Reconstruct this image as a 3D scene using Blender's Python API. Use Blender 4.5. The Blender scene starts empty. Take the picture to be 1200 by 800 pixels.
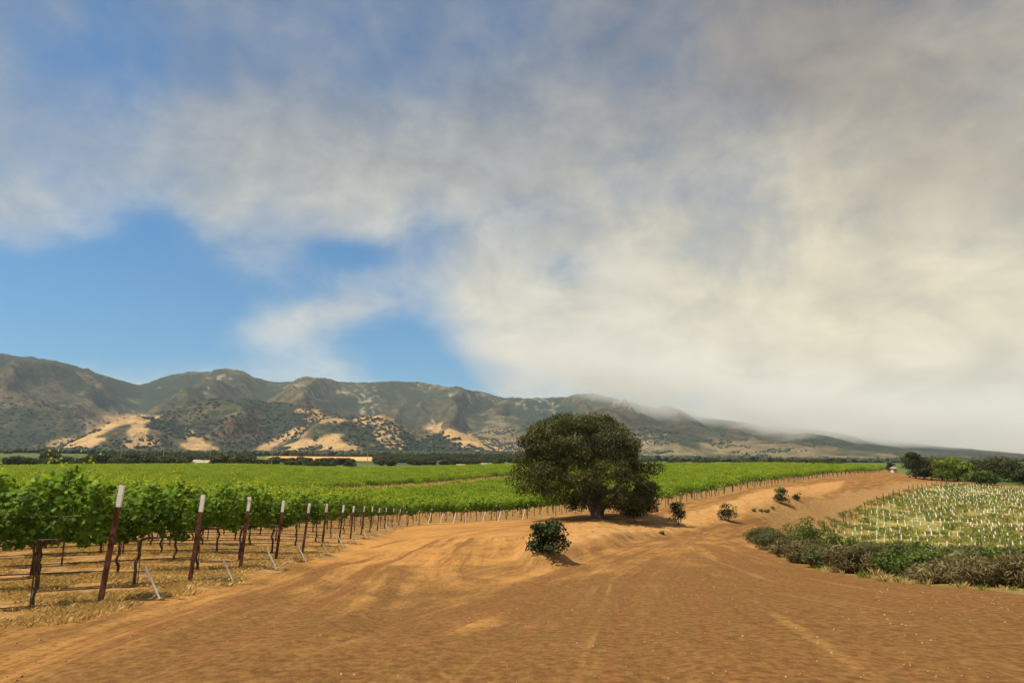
import bpy, math, random
import numpy as np
from mathutils import Vector, Matrix
random.seed(7); RNG = np.random.default_rng(7)
S = bpy.context.scene
COL = S.collection
R = math.radians

# ------------------------------------------------------------------ camera
F_PX = 800.0; EYE = 1.6; PITCH = math.atan(150/800.0)
cam = bpy.data.objects.new('camera', bpy.data.cameras.new('camera')); COL.objects.link(cam)
cam.data.lens = 24; cam.data.sensor_width = 36; cam.data.clip_start = 0.05; cam.data.clip_end = 60000
cam.location = (0, 0, EYE); cam.rotation_euler = (math.pi/2 + PITCH, 0, 0)
S.camera = cam
S.view_settings.view_transform = 'Standard'; S.view_settings.look = 'None'
S.view_settings.exposure = 0.4; S.view_settings.gamma = 1
S.cycles.use_denoising = True
S.cycles.max_bounces = 8; S.cycles.diffuse_bounces = 3; S.cycles.transmission_bounces = 4
S.cycles.transparent_max_bounces = 8; S.cycles.volume_bounces = 4; S.cycles.glossy_bounces = 2
S.cycles.use_adaptive_sampling = True; S.cycles.adaptive_threshold = 0.02
S.cycles.caustics_reflective = False; S.cycles.caustics_refractive = False

def px_dir(u, v):
    s = (400.0-v)/F_PX; c, n = math.cos(PITCH), math.sin(PITCH)
    return np.array([(u-600.0)/F_PX, c-n*s, n+c*s])
def px_azel(u, v):
    d = px_dir(u, v); d = d/np.linalg.norm(d)
    return math.atan2(d[0], d[1]), math.asin(d[2])
def px_at(u, v, depth):
    d = px_dir(u, v); d = d*(depth/d[1]); return np.array([d[0], d[1], EYE+d[2]])

# ------------------------------------------------------------------ sun and sky
SUN_AZ, SUN_EL = R(-108), R(60)            # azimuth from +Y towards +X
SUND = Vector((math.sin(SUN_AZ)*math.cos(SUN_EL), math.cos(SUN_AZ)*math.cos(SUN_EL), math.sin(SUN_EL)))
sl = bpy.data.lights.new('sun', 'SUN'); sl.energy = 4.6; sl.angle = R(0.5); sl.color = (1.0, 0.93, 0.80)
so = bpy.data.objects.new('sun', sl); COL.objects.link(so)
so.rotation_euler = SUND.to_track_quat('Z', 'Y').to_euler()

W = bpy.data.worlds.new('World'); S.world = W; W.use_nodes = True
nt = W.node_tree; nt.nodes.clear()
class NG:
    """small node-writing helper"""
    def __init__(s, nt): s.nt = nt
    def n(s, t, **kw):
        nd = s.nt.nodes.new(t)
        for k, v in kw.items(): setattr(nd, k, v)
        return nd
    def put(s, sock, v):
        if isinstance(v, bpy.types.NodeSocket): s.nt.links.new(v, sock)
        elif v is not None: sock.default_value = v
    def m(s, op, a, b=None, c=None, clamp=False):
        nd = s.n('ShaderNodeMath', operation=op, use_clamp=clamp)
        s.put(nd.inputs[0], a); s.put(nd.inputs[1], b); s.put(nd.inputs[2], c)
        return nd.outputs[0]
    def vm(s, op, a, b=None):
        nd = s.n('ShaderNodeVectorMath', operation=op)
        s.put(nd.inputs[0], a); s.put(nd.inputs[1], b); return nd.outputs[0]
    def comb(s, x, y, z=0.0):
        nd = s.n('ShaderNodeCombineXYZ'); s.put(nd.inputs[0], x); s.put(nd.inputs[1], y); s.put(nd.inputs[2], z); return nd.outputs[0]
    def noise(s, vec, scale, detail=4, rough=0.5, dist=0.0):
        nd = s.n('ShaderNodeTexNoise'); s.put(nd.inputs['Vector'], vec)
        nd.inputs['Scale'].default_value = scale; nd.inputs['Detail'].default_value = detail
        nd.inputs['Roughness'].default_value = rough; nd.inputs['Distortion'].default_value = dist
        return nd.outputs['Fac']
    def mix(s, f, a, b, blend='MIX'):
        nd = s.n('ShaderNodeMix', data_type='RGBA', blend_type=blend)
        s.put(nd.inputs[0], f)
        for k, v in ((6, a), (7, b)):
            if isinstance(v, tuple) and len(v) == 3: v = v+(1,)
            s.put(nd.inputs[k], v)
        return nd.outputs[2]
    def ss(s, x, lo, hi, a=0.0, b=1.0):
        nd = s.n('ShaderNodeMapRange', interpolation_type='SMOOTHSTEP')
        s.put(nd.inputs[0], x); nd.inputs[1].default_value = lo; nd.inputs[2].default_value = hi
        nd.inputs[3].default_value = a; nd.inputs[4].default_value = b
        return nd.outputs[0]
    def attr(s, name):
        nd = s.n('ShaderNodeAttribute'); nd.attribute_name = name; return nd
g = NG(nt)
sky = g.n('ShaderNodeTexSky', sky_type='NISHITA', sun_disc=False, sun_elevation=SUN_EL, sun_rotation=SUN_AZ,
          altitude=100, air_density=1.15, dust_density=0.6, ozone_density=2.2)
tc = g.n('ShaderNodeTexCoord'); dirv = g.vm('NORMALIZE', tc.outputs['Generated'])
sp = g.n('ShaderNodeSeparateXYZ'); g.put(sp.inputs[0], dirv)
dx, dy, dz = sp.outputs
az = g.m('ARCTAN2', dx, dy); el = g.m('ARCSINE', dz)
hz = g.m('ADD', g.m('MAXIMUM', dz, 0.0), 0.16)
q = g.comb(g.m('DIVIDE', dx, hz), g.m('DIVIDE', dy, hz), 0.0)
def gauss(u, v, wu, wv, amp):
    a0, e0 = px_azel(u, v); sa, se = wu/F_PX, wv/F_PX
    a = g.m('DIVIDE', g.m('SUBTRACT', az, a0), sa); b = g.m('DIVIDE', g.m('SUBTRACT', el, e0), se)
    r2 = g.m('ADD', g.m('MULTIPLY', a, a), g.m('MULTIPLY', b, b))
    return g.m('MULTIPLY', g.m('EXPONENT', g.m('MULTIPLY', r2, -0.7)), amp)
BLOBS = [(180,372,230,52,-.62),(40,360,130,40,-.35),(480,385,55,50,-.42),(560,438,100,17,-.46),
         (50,110,80,80,-.16),(140,50,60,50,-.10),(300,60,50,30,-.08),(100,300,60,26,-.22),(178,268,40,26,-.42),(400,298,34,15,-.40),(505,280,42,34,-.34),
         (615,252,52,24,-.26),(650,312,46,22,-.24),(730,466,60,12,-.40),(808,469,26,10,-.62),(440,60,150,50,-.16),(830,130,90,60,-.16),(620,30,60,40,-.10),(430,300,40,20,-.25),(745,230,50,30,-.12),
         (385,368,62,15,.36),(312,388,44,17,.36),(425,352,34,12,.22),(20,270,62,38,.32),(350,200,160,60,.20),(560,355,75,34,.28),(900,330,420,130,.34),
         (900,80,420,100,.20),(660,420,90,14,.28),(1090,455,300,55,.42),(240,250,50,30,.14),(520,150,120,90,.12)]
bias = None
for bl in BLOBS:
    x = gauss(*bl); bias = x if bias is None else g.m('ADD', bias, x)
warp = g.n('ShaderNodeTexNoise'); g.put(warp.inputs['Vector'], q); warp.inputs['Scale'].default_value = 1.3; warp.inputs['Detail'].default_value = 2
qw = g.vm('ADD', q, g.vm('MULTIPLY', g.vm('SUBTRACT', warp.outputs['Color'], (.5,.5,.5)), (.5,.5,.5)))
aev = g.comb(az, g.m('MULTIPLY', el, 1.35))
aew = g.vm('ADD', aev, g.vm('MULTIPLY', g.vm('SUBTRACT', warp.outputs['Color'], (.5,.5,.5)), (.14,.10,.0)))
n1 = g.noise(qw, .9, 4, .42); n2 = g.noise(aew, 8.0, 8, .60, .12)
n3 = g.noise(aew, 3.2, 7, .54)
nz = g.m('ADD', g.m('ADD', g.m('MULTIPLY', n1, .45), g.m('MULTIPLY', n2, .56)), g.m('MULTIPLY', n3, .95))
cov = g.m('ADD', g.m('SUBTRACT', nz, .46), bias)
mask = g.ss(cov, .12, .88)
mask = g.m('MAXIMUM', mask, g.ss(el, R(60), R(85), 0, .4))
lum = g.ss(g.m('ADD', el, g.m('MULTIPLY', g.m('SUBTRACT', n3, .5), .55)), R(4), R(36))
tone = g.mix(lum, (.66,.62,.50), (.20,.225,.265))
warmr = g.m('MULTIPLY', g.ss(az, R(-8), R(30)), g.ss(el, R(-2), R(12), .35, 1.0))
tone = g.mix(g.m('MULTIPLY', warmr, .85), tone, g.mix(lum, (.72,.63,.43), (.24,.205,.17)))
thick = g.ss(g.m('ADD', g.m('MULTIPLY', n2, .9), g.m('MULTIPLY', n3, .6)), .50, 1.0, .80, 1.18)
tone = g.mix(1.0, tone, g.comb(thick, thick, thick), 'MULTIPLY')
bg1 = g.n('ShaderNodeBackground'); g.put(bg1.inputs[0], g.mix(1.0, sky.outputs[0], (.40,.80,1.04), 'MULTIPLY')); bg1.inputs[1].default_value = 0.082
bg2 = g.n('ShaderNodeBackground'); g.put(bg2.inputs[0], tone); bg2.inputs[1].default_value = 0.98
mx = g.n('ShaderNodeMixShader'); g.put(mx.inputs[0], mask); g.put(mx.inputs[1], bg1.outputs[0]); g.put(mx.inputs[2], bg2.outputs[0])
out = g.n('ShaderNodeOutputWorld'); g.put(out.inputs[0], mx.outputs[0])

# ------------------------------------------------------------------ noise and terrain
def _h(ix, iy, seed):
    h = (ix.astype(np.int64)*374761393 + iy.astype(np.int64)*668265263 + seed*1274126177) & 0xffffffff
    h = ((h ^ (h >> 13))*1274126177) & 0xffffffff
    return ((h ^ (h >> 16)) & 0xffff)/65535.0
def vnoise(x, y, seed=0):
    x = np.asarray(x, float); y = np.asarray(y, float)
    ix = np.floor(x); iy = np.floor(y); fx = x-ix; fy = y-iy
    fx = fx*fx*fx*(fx*(fx*6-15)+10); fy = fy*fy*fy*(fy*(fy*6-15)+10)
    a = _h(ix, iy, seed); b = _h(ix+1, iy, seed); c = _h(ix, iy+1, seed); d = _h(ix+1, iy+1, seed)
    return (a*(1-fx)+b*fx)*(1-fy)+(c*(1-fx)+d*fx)*fy
def fbm(x, y, seed=0, octv=4, gain=.5):
    s = 0; a = 1; t = 0
    for i in range(octv):
        s = s+a*vnoise(x*2**i+17.3*i, y*2**i-9.1*i, seed+i); t += a; a *= gain
    return s/t
def ridged(x, y, seed=0, octv=4, gain=.5):
    s = 0; a = 1; t = 0; w = 1
    for i in range(octv):
        r = 1-np.abs(2*vnoise(x*2**i+17.3*i, y*2**i-9.1*i, seed+i)-1); r = r*r
        s = s+a*r*w; w = np.clip(r*1.6, 0, 1); t += a; a *= gain
    return s/t

POSTS_D = [11.9,15.3,18.4,22,25.6,29.6,33.8,38.5,43.5,48.5,54,59.5,65,71]
POSTS_U = [117,222,281,323,354,377,397,410.5,423,433,442,450.5,459.5,467]
POSTS_V = [706,682,669,658,650,643,637,631,627,624,621.5,619.5,617.5,616]
CP = list(zip(POSTS_U, POSTS_V, POSTS_D)) + [
 (505,613,76),(600,609,80),(670,603,84),(770,595,94),(820,586,106),(850,580,118),(900,569,145),(960,561,190),(1035,554.5,270),
 (430,580,140),(600,564,200),(0,549.5,380),(300,548.5,380),(600,548,360),(750,547.5,350),(900,547.5,330),(1035,550.5,290),
 (0,592,71),(0,570,140),(200,574,140),(0,735,9.6),(62,712,11.4),(300,740,8.7),(600,800,6.2),(600,700,15.6),(900,760,7.6),(300,800,6),(900,800,6),
 (700,650,30),(700,640,40),(745,632,52),(800,626,66),(850,618,76),(900,603,92),(960,583,125),(1000,571,155),(1060,560,200),
 (480,630,48),(560,625,50),(600,618,60),(650,612,68),(700,607,73),(770,601,80),(850,584,105),(930,568,150),(600,640,35),
 (640,643,34),(615,672,23),(560,660,26),(700,624,57),(740,618,66),(795,615,72),(853,611,80),(916,591,102),(935,588,106),
 (940,634,92),(1060,643,85),(1200,652,75),(960,620,98),(985,606,112),(1010,594,128),(1040,582,150),(1075,571,180),(1110,567,200),(1150,568,195),(1200,574,180),
 (1100,605,120),(1200,605,118),
 (1200,695,14),(1050,685,16.5),(960,670,21),(900,650,32),(880,632,45)]
pts = []
for u, v, d in CP:
    p = px_at(u, v, d); r = math.hypot(p[0], p[1]); pts.append((math.atan2(p[0], p[1]), math.log(r), p[2]/r))
for th in (-175,-130,-90,-60,60,90,130,175):
    for r, t in ((3,-.05),(20,-.065 if th > -100 and th < 100 else -.03),(80,-.06),(400,.004)): pts.append((R(th), math.log(r), t))
for th in (-40,-20,0,20,40):
    pts.append((R(th), math.log(3), -.055))
for th in (-175,-110,-60,-38,-18,0,18,38,60,110,175):
    k = 1.0 if th < 10 else .55
    for r, z in ((480,1.5),(900,12*k),(1500,30*k),(2400,46*k)): pts.append((R(th), math.log(r), z/r))
pts = np.array(pts)
SC = np.array([3.2, 1.0])
X = pts[:, :2]*SC; n = len(X)
def _K(A, B):
    d2 = ((A[:, None, :]-B[None, :, :])**2).sum(-1); return .5*d2*np.log(d2+1e-12)
Pm = np.hstack([np.ones((n,1)), X])
A = np.zeros((n+3, n+3)); A[:n,:n] = _K(X, X)+np.eye(n)*.004; A[:n,n:] = Pm; A[n:,:n] = Pm.T
sol = np.linalg.solve(A, np.concatenate([pts[:,2], np.zeros(3)]))
def tps(th, lr):
    shp = np.shape(th); th = np.ravel(th); lr = np.ravel(lr); o = np.empty(len(th))
    for i in range(0, len(th), 40000):
        B = np.stack([th[i:i+40000], lr[i:i+40000]], 1)*SC
        o[i:i+40000] = _K(B, X)@sol[:n]+sol[n]+B@sol[n+1:]
    return o.reshape(shp)
def base_z(x, y):
    r = np.hypot(x, y)+1e-6; th = np.arctan2(x, y)
    rc = np.clip(r, 2.5, 2400)
    t = tps(th, np.log(rc))
    z = rc*t*np.where(r < 2.5, r/2.5, 1)
    return z
def terr(x, y):
    x = np.asarray(x, float); y = np.asarray(y, float)
    z = base_z(x, y); r = np.hypot(x, y)
    w = np.clip((r-600)/1200, 0, 1)
    return z + w*(fbm(x/500, y/500, 5, 3)-.5)*10 + (fbm(x/5, y/5, 11, 3)-.5)*.10*np.clip(r/12, .15, 1.6)
def tz(x, y): return float(terr(np.array([x]), np.array([y]))[0])
_rr = np.exp(np.linspace(math.log(2.2), math.log(2300), 900))
def P(u, v):
    """ground point seen at photograph pixel u, v"""
    d = px_dir(u, v); h = math.hypot(d[0], d[1]); ex, ey = d[0]/h, d[1]/h
    zt = terr(ex*_rr, ey*_rr); zr = EYE+d[2]/h*_rr
    k = np.nonzero(zr <= zt)[0]
    i = k[0] if len(k) else int(np.argmin(zr-zt))
    return (ex*_rr[i], ey*_rr[i])
def poly(pxs): return np.array([P(u, v) for u, v in pxs])
def inside(x, y, pg):
    x = np.asarray(x); y = np.asarray(y); c = np.zeros(x.shape, bool); j = len(pg)-1
    for i in range(len(pg)):
        xi, yi = pg[i]; xj, yj = pg[j]
        hit = ((yi > y) != (yj > y)) & (x < (xj-xi)*(y-yi)/(yj-yi+1e-12)+xi)
        c ^= hit; j = i
    return c
def pdist(x, y, line, closed=False):
    """distance and running length to a polyline"""
    L = list(line)+([line[0]] if closed else [])
    best = np.full(np.shape(x), 1e9); run = np.zeros(np.shape(x)); sgn = np.ones(np.shape(x)); acc = 0
    for (ax, ay), (bx, by) in zip(L[:-1], L[1:]):
        vx, vy = bx-ax, by-ay; l = math.hypot(vx, vy)+1e-9
        t = np.clip(((x-ax)*vx+(y-ay)*vy)/l**2, 0, 1)
        d = np.hypot(x-ax-t*vx, y-ay-t*vy); k = d < best
        best = np.where(k, d, best); run = np.where(k, acc+t*l, run)
        sgn = np.where(k, np.sign((x-ax)*vy-(y-ay)*vx), sgn); acc += l
    return best, run, sgn

# ------------------------------------------------------------------ mesh helpers
def tag(o, label=None, cat=None, group=None, kind=None):
    for k, v in (('label', label), ('category', cat), ('group', group), ('kind', kind)):
        if v: o[k] = v
    return o
def mesh_np(name, V, faces, mat=None, attrs=None, smooth=False, matidx=None):
    """faces: list of (m,k) integer arrays; attrs: {name: (n,) or (n,3)} on points"""
    me = bpy.data.meshes.new(name)
    V = np.asarray(V, np.float32)
    faces = [np.asarray(f, np.int32) for f in faces if len(f)]
    nl = sum(f.size for f in faces); nf = sum(len(f) for f in faces)
    me.vertices.add(len(V)); me.vertices.foreach_set('co', V.ravel())
    me.loops.add(nl); me.polygons.add(nf)
    me.loops.foreach_set('vertex_index', np.concatenate([f.ravel() for f in faces]))
    tot = np.concatenate([np.full(len(f), f.shape[1], np.int32) for f in faces])
    me.polygons.foreach_set('loop_start', np.concatenate([[0], np.cumsum(tot)[:-1]]).astype(np.int32))
    me.polygons.foreach_set('loop_total', tot)
    if matidx is not None: me.polygons.foreach_set('material_index', np.asarray(matidx, np.int32))
    if smooth: me.polygons.foreach_set('use_smooth', np.ones(nf, bool))
    for k, a in (attrs or {}).items():
        a = np.asarray(a, np.float32)
        if a.ndim == 1:
            at = me.attributes.new(k, 'FLOAT', 'POINT'); at.data.foreach_set('value', a)
        else:
            at = me.attributes.new(k, 'FLOAT_VECTOR', 'POINT'); at.data.foreach_set('vector', a.ravel())
    me.update(calc_edges=True)
    for m_ in (mat if isinstance(mat, (list, tuple)) else [mat]):
        if m_: me.materials.append(m_)
    return me
def link(name, me, parent=None, loc=None):
    o = bpy.data.objects.new(name, me); COL.objects.link(o)
    if parent: o.parent = parent
    if loc is not None: o.location = loc
    return o
def empty(name, loc, rz=0.0):
    o = bpy.data.objects.new(name, None); COL.objects.link(o); o.empty_display_size = .2
    o.location = loc; o.rotation_euler = (0, 0, rz); return o
def copy_tree(o, parent=None):
    c = o.copy(); COL.objects.link(c)
    if parent: c.parent = parent
    for ch in list(o.children): copy_tree(ch, c)
    return c
class MB:
    """collects tubes and boxes into one mesh"""
    def __init__(s): s.V = []; s.F = []; s.n = 0
    def add(s, V, F):
        V = np.asarray(V, float); s.V.append(V); s.F += [tuple(i+s.n for i in f) for f in F]; s.n += len(V)
    def tube(s, path, radii, k=7, cap=True, wob=0.0):
        path = [np.asarray(p, float) for p in path]
        if not hasattr(radii, '__len__'): radii = [radii]*len(path)
        V = []; up = np.array([.13, .21, .97])
        for i, p in enumerate(path):
            t = path[min(i+1, len(path)-1)]-path[max(i-1, 0)]; t = t/(np.linalg.norm(t)+1e-9)
            a = np.cross(t, up); 
            if np.linalg.norm(a) < .2: a = np.cross(t, [1, 0, .1])
            a /= np.linalg.norm(a); b = np.cross(t, a)
            for j in range(k):
                f = 2*math.pi*j/k; rr = radii[i]*(1+wob*(random.random()-.5))
                V.append(p+rr*(math.cos(f)*a+math.sin(f)*b))
        F = []
        for i in range(len(path)-1):
            for j in range(k):
                F.append((i*k+j, i*k+(j+1) % k, (i+1)*k+(j+1) % k, (i+1)*k+j))
        if cap: F.append(tuple(range(k-1, -1, -1))); F.append(tuple((len(path)-1)*k+j for j in range(k)))
        s.add(V, F)
    def prism(s, outline, z0, z1, shear=(0, 0)):
        n_ = len(outline)
        V = [(x, y, z0) for x, y in outline]+[(x+shear[0], y+shear[1], z1) for x, y in outline]
        F = [(i, (i+1) % n_, n_+(i+1) % n_, n_+i) for i in range(n_)]
        F.append(tuple(range(n_-1, -1, -1))); F.append(tuple(range(n_, 2*n_)))
        s.add(V, F)
    def box(s, x0, x1, y0, y1, z0, z1): s.prism([(x0, y0), (x1, y0), (x1, y1), (x0, y1)], z0, z1)
    def mesh(s, name, mat, smooth=False):
        me = bpy.data.meshes.new(name); me.from_pydata(np.concatenate(s.V).tolist(), [], s.F)
        if mat: me.materials.append(mat)
        if smooth: me.polygons.foreach_set('use_smooth', np.ones(len(me.polygons), bool))
        me.update(); return me

# ------------------------------------------------------------------ materials
def new_mat(name):
    m_ = bpy.data.materials.new(name); m_.use_nodes = True
    b = m_.node_tree.nodes['Principled BSDF']; b.inputs['Roughness'].default_value = .85
    b.inputs['Specular IOR Level'].default_value = .25
    return m_, NG(m_.node_tree), b
def bump(g, b, h, dist, strength=1.0):
    bn = g.n('ShaderNodeBump'); bn.inputs['Distance'].default_value = dist; bn.inputs['Strength'].default_value = strength
    g.put(bn.inputs['Height'], h); g.put(b.inputs['Normal'], bn.outputs[0])
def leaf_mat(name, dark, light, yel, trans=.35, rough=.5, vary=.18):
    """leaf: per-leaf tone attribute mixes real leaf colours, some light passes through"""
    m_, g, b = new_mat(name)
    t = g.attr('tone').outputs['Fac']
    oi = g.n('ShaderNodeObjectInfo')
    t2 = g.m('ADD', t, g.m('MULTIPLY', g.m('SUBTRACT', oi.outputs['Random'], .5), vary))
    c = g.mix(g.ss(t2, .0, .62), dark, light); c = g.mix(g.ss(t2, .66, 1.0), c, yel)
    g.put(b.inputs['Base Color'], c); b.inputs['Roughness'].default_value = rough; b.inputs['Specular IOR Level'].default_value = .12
    tr = g.n('ShaderNodeBsdfTranslucent'); g.put(tr.inputs[0], g.mix(1.0, c, (1.25, 1.2, .55), 'MULTIPLY'))
    ms = g.n('ShaderNodeMixShader'); ms.inputs[0].default_value = trans
    g.put(ms.inputs[1], b.outputs[0]); g.put(ms.inputs[2], tr.outputs[0])
    o_ = m_.node_tree.nodes['Material Output']; g.put(o_.inputs[0], ms.outputs[0])
    return m_
def simple(name, c1, c2, scale=8, rough=.8, bmp=.004, detail=4, stretch=(1, 1, 1)):
    m_, g, b = new_mat(name)
    t = g.n('ShaderNodeTexCoord').outputs['Object']; t = g.vm('MULTIPLY', t, stretch)
    n_ = g.noise(t, scale, detail, .6)
    g.put(b.inputs['Base Color'], g.mix(g.ss(n_, .35, .65), c1, c2)); b.inputs['Roughness'].default_value = rough
    if bmp: bump(g, b, n_, bmp)
    return m_
M = {}
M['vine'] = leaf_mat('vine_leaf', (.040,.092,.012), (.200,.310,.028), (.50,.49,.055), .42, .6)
M['vinefar'] = leaf_mat('vine_leaf_far', (.050,.110,.010), (.235,.350,.026), (.45,.47,.055), .4, .65, .42)
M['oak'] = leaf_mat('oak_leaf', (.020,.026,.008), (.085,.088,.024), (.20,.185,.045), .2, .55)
M['shrubgreen'] = leaf_mat('shrub_leaf_green', (.034,.056,.014), (.115,.150,.030), (.24,.25,.055), .28)
M['shrubgrey'] = leaf_mat('shrub_leaf_grey', (.060,.066,.026), (.165,.160,.062), (.30,.26,.10), .25)
M['shrubbrown'] = leaf_mat('shrub_leaf_brown', (.095,.072,.030), (.20,.155,.065), (.36,.29,.12), .2)
M['bushdark'] = leaf_mat('bush_leaf_dark', (.020,.034,.014), (.062,.082,.026), (.15,.16,.04), .2)
M['hillscrub'] = leaf_mat('hill_scrub_leaf', (.036,.044,.018), (.075,.082,.032), (.1,.1,.04), .1)
M['brightleaf'] = leaf_mat('bright_leaf', (.09,.13,.02), (.24,.29,.045), (.34,.38,.07), .35)
M['straw'] = leaf_mat('dry_straw', (.34,.20,.07), (.60,.40,.15), (.74,.56,.26), .3, .7)
M['weed'] = leaf_mat('green_weed', (.075,.105,.022), (.22,.24,.045), (.50,.42,.12), .3, .6)
M['bark'] = simple('oak_bark', (.10,.075,.055), (.20,.16,.12), 6, .95, .02, stretch=(1, 1, .25))
M['vinebark'] = simple('vine_bark', (.055,.035,.022), (.15,.10,.065), 30, .95, .006, stretch=(1, 1, .25))
M['rust'] = simple('rusty_steel', (.10,.036,.020), (.18,.070,.038), 14, .7, .001)
M['whitepaint'] = simple('white_paint', (.86,.80,.68), (.93,.89,.80), 20, .55, .0006)
M['plastic'] = simple('white_plastic', (.90,.85,.72), (.95,.92,.82), 10, .45, 0)
M['wire'] = simple('galvanised_wire', (.20,.16,.14), (.32,.27,.24), 30, .5, 0)
M['hose'] = simple('drip_hose', (.030,.022,.020), (.060,.045,.040), 30, .6, 0)
M['darkpost'] = simple('weathered_post', (.055,.042,.035), (.12,.09,.07), 20, .8, .001)
M['wall'] = simple('plaster_wall', (.62,.56,.46), (.74,.69,.60), 1, .9, 0)
M['roof'] = simple('roof_sheet', (.34,.27,.19), (.44,.36,.26), 1, .8, 0)
M['window'] = simple('window_glass', (.03,.035,.04), (.05,.06,.07), 1, .2, 0)
M['pole'] = simple('pole_wood', (.30,.26,.20), (.42,.37,.30), 3, .9, 0)
M['stone'] = simple('pale_stone', (.24,.12,.05), (.42,.26,.13), 9, .95, .004)

# ------------------------------------------------------------------ zones on the ground
G = lambda u, d: (lambda p: (p[0], p[1]))(px_at(u, 550, d))
EDGE = [P(u, v) for u, v in ((-160,775),(0,742),(100,730),(180,706),(240,690),(300,672),(400,642),(440,630),(478,617.5))]
EDGE += [G(u, d) for u, d in ((505,76),(600,80),(670,84),(770,94),(820,106),(850,118),(900,145),(960,190),(1036,270),(1040,292))]
VINE_PG = np.array(EDGE+[G(900,332), G(750,352), G(600,362), G(300,384), G(0,388), G(-250,400), G(-250,60), G(-400,12)])
PATH = [G(385,126), G(430,140), G(480,156), G(540,178), G(600,202), G(700,240), G(800,270)]
YOUNG_PG = np.array([G(u, d) for u, d in ((938,91),(1000,88),(1060,84),(1200,74),(1300,68),(1330,130),(1270,172),(1200,178),(1150,193),(1110,198),(1078,178),(1043,149),(1013,128),(988,112),(963,99))])
TRK_A = [P(u, v) for u, v in ((60,820),(300,716),(420,660),(500,632),(600,618))]+[G(700,69), G(770,76), G(850,98), G(930,140), G(1040,230)]
TRK_B = [P(u, v) for u, v in ((1400,748),(1200,716),(1000,684),(880,655),(800,632))]+[G(850,74), G(900,92), G(960,122), G(1000,150), G(1060,205)]
TRK_C = [P(u, v) for u, v in ((430,830),(560,740),(660,680),(760,640),(810,629))]
SCRUB = [P(u, v) for u, v in ((1420,735),(1200,697),(1130,690),(1050,684),(960,670),(905,648),(884,634))]

def mountains_add(x, y, th, r):
    """(height of the hill country above the plain)"""
    def prof(px, R0):
        a = []; 
        for u, v in px:
            d = px_dir(u, v); h = math.hypot(d[0], d[1]); a.append((math.atan2(d[0], d[1]), EYE+d[2]/h*R0))
        a = np.array(a); return np.interp(th, a[:,0], a[:,1])
    wx = (fbm(x/700, y/700, 31, 3)-.5)*500; wy = (fbm(x/700+9, y/700-4, 33, 3)-.5)*500
    sp = ridged((x+wx)/820, (y+wy)/2300, 41, 3, .38)
    sp2 = ridged((x+wx*.6)/300, (y+wy*.6)/620, 47, 3, .42)
    fine = fbm(x/60, y/60, 53, 4)
    sf = ridged((x+wx*.5)/330, (y+wy*.5)/700, 57, 4, .5); global GULLY
    GULLY = sp*.5+sp2*.5
    floor = base_z(x, y)
    out = floor.copy()
    L = [ # profile, ridge radius, front width, back width, spur amplitude
     ([(-700,470),(-300,430),(-100,418),(0,414),(60,424),(110,437),(165,449),(190,440),(220,434),(260,438),(300,446),(350,451),(400,450),(460,449),(500,450),(560,458),(620,465),(660,463),(700,470),(760,478),(800,485),(840,491),(900,498),(1000,511),(1100,523),(1200,532),(1500,538)], 6000, 2700, 2200, .62),
     ([(-500,455),(-100,450),(0,452),(50,466),(90,478),(130,500),(170,520),(200,545)], 4700, 1500, 900, .45),
     ([(0,548),(60,528),(130,506),(160,492),(200,480),(240,473),(290,466),(330,469),(360,476),(400,487),(450,488),(490,500),(530,506),(560,520),(610,545)], 3500, 900, 800, .35),
     ([(40,546),(70,525),(100,508),(130,494),(158,487),(185,491),(215,503),(260,520),(320,545)], 2980, 520, 420, .25),
     ([(290,547),(330,522),(350,513),(366,494),(385,489),(420,488),(447,488),(470,499),(495,520),(515,547)], 2900, 480, 420, .22),
     ([(470,545),(500,512),(525,502),(545,508),(575,524),(602,545)], 2820, 420, 380, .22),
     ([(420,545),(500,515),(560,505),(600,497),(640,492),(700,494),(740,500),(800,510),(860,515),(930,520),(1000,528),(1100,536),(1200,541),(1400,545)], 4300, 1500, 900, .55),
    ]
    for i, (px, R0, wf, wb, am) in enumerate(L):
        zr = prof(px, R0)
        rw = r+(fbm(th*14+i*7, r*0, 61+i, 2)-.5)*wf*.22
        s = np.where(rw < R0, 1-(R0-rw)/wf, 1-(rw-R0)/wb); s = np.clip(s, 0, 1)
        f = s*s*(3-2*s)*.55+s*.45
        hgt = np.maximum(zr-floor, -60)*(1+.0*s)
        env = np.clip(s*(1-s)*4, 0, 1)**.8
        z = floor+hgt*f+np.abs(hgt)*am*env*((((sp-.45)*.50+(sp2-.45)*.34)) if i in (0, 1, 6) else ((sf-.42)*1.25+(sp2-.45)*.2))
        if i in (2, 3, 4, 5): GULLY = np.where(z > out, sf, GULLY)
        z += np.clip(hgt, 0, 400)*.035*s*(fine-.5)*2
        z += np.clip(s*8-7, 0, 1)*0
        out = np.maximum(out, z)
    return out

# polar sheet of ground out to the horizon
th_f = np.linspace(R(-47), R(47), 620)
th_b = np.concatenate([R(47)+(R(266))*np.linspace(0, 1, 46)[1:-1]])
TH = np.concatenate([th_f, th_b])
RR = np.concatenate([np.linspace(.3, 2, 7)[:-1], np.exp(np.linspace(math.log(2), math.log(420), 390)),
     np.exp(np.linspace(math.log(420), math.log(2250), 46))[1:], np.exp(np.linspace(math.log(2250), math.log(7600), 215))[1:],
     np.exp(np.linspace(math.log(7600), math.log(12000), 8))[1:]])
i_mount = 6+390+45-1
TG, RG = np.meshgrid(TH, RR)
XG, YG = RG*np.sin(TG), RG*np.cos(TG)
ZG = np.empty_like(XG)
k = i_mount
ZG[:k+1] = terr(XG[:k+1], YG[:k+1])
thw = np.where(TG > math.pi, TG-2*math.pi, TG)
mz = mountains_add(XG[k:], YG[k:], thw[k:], RG[k:])
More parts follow.
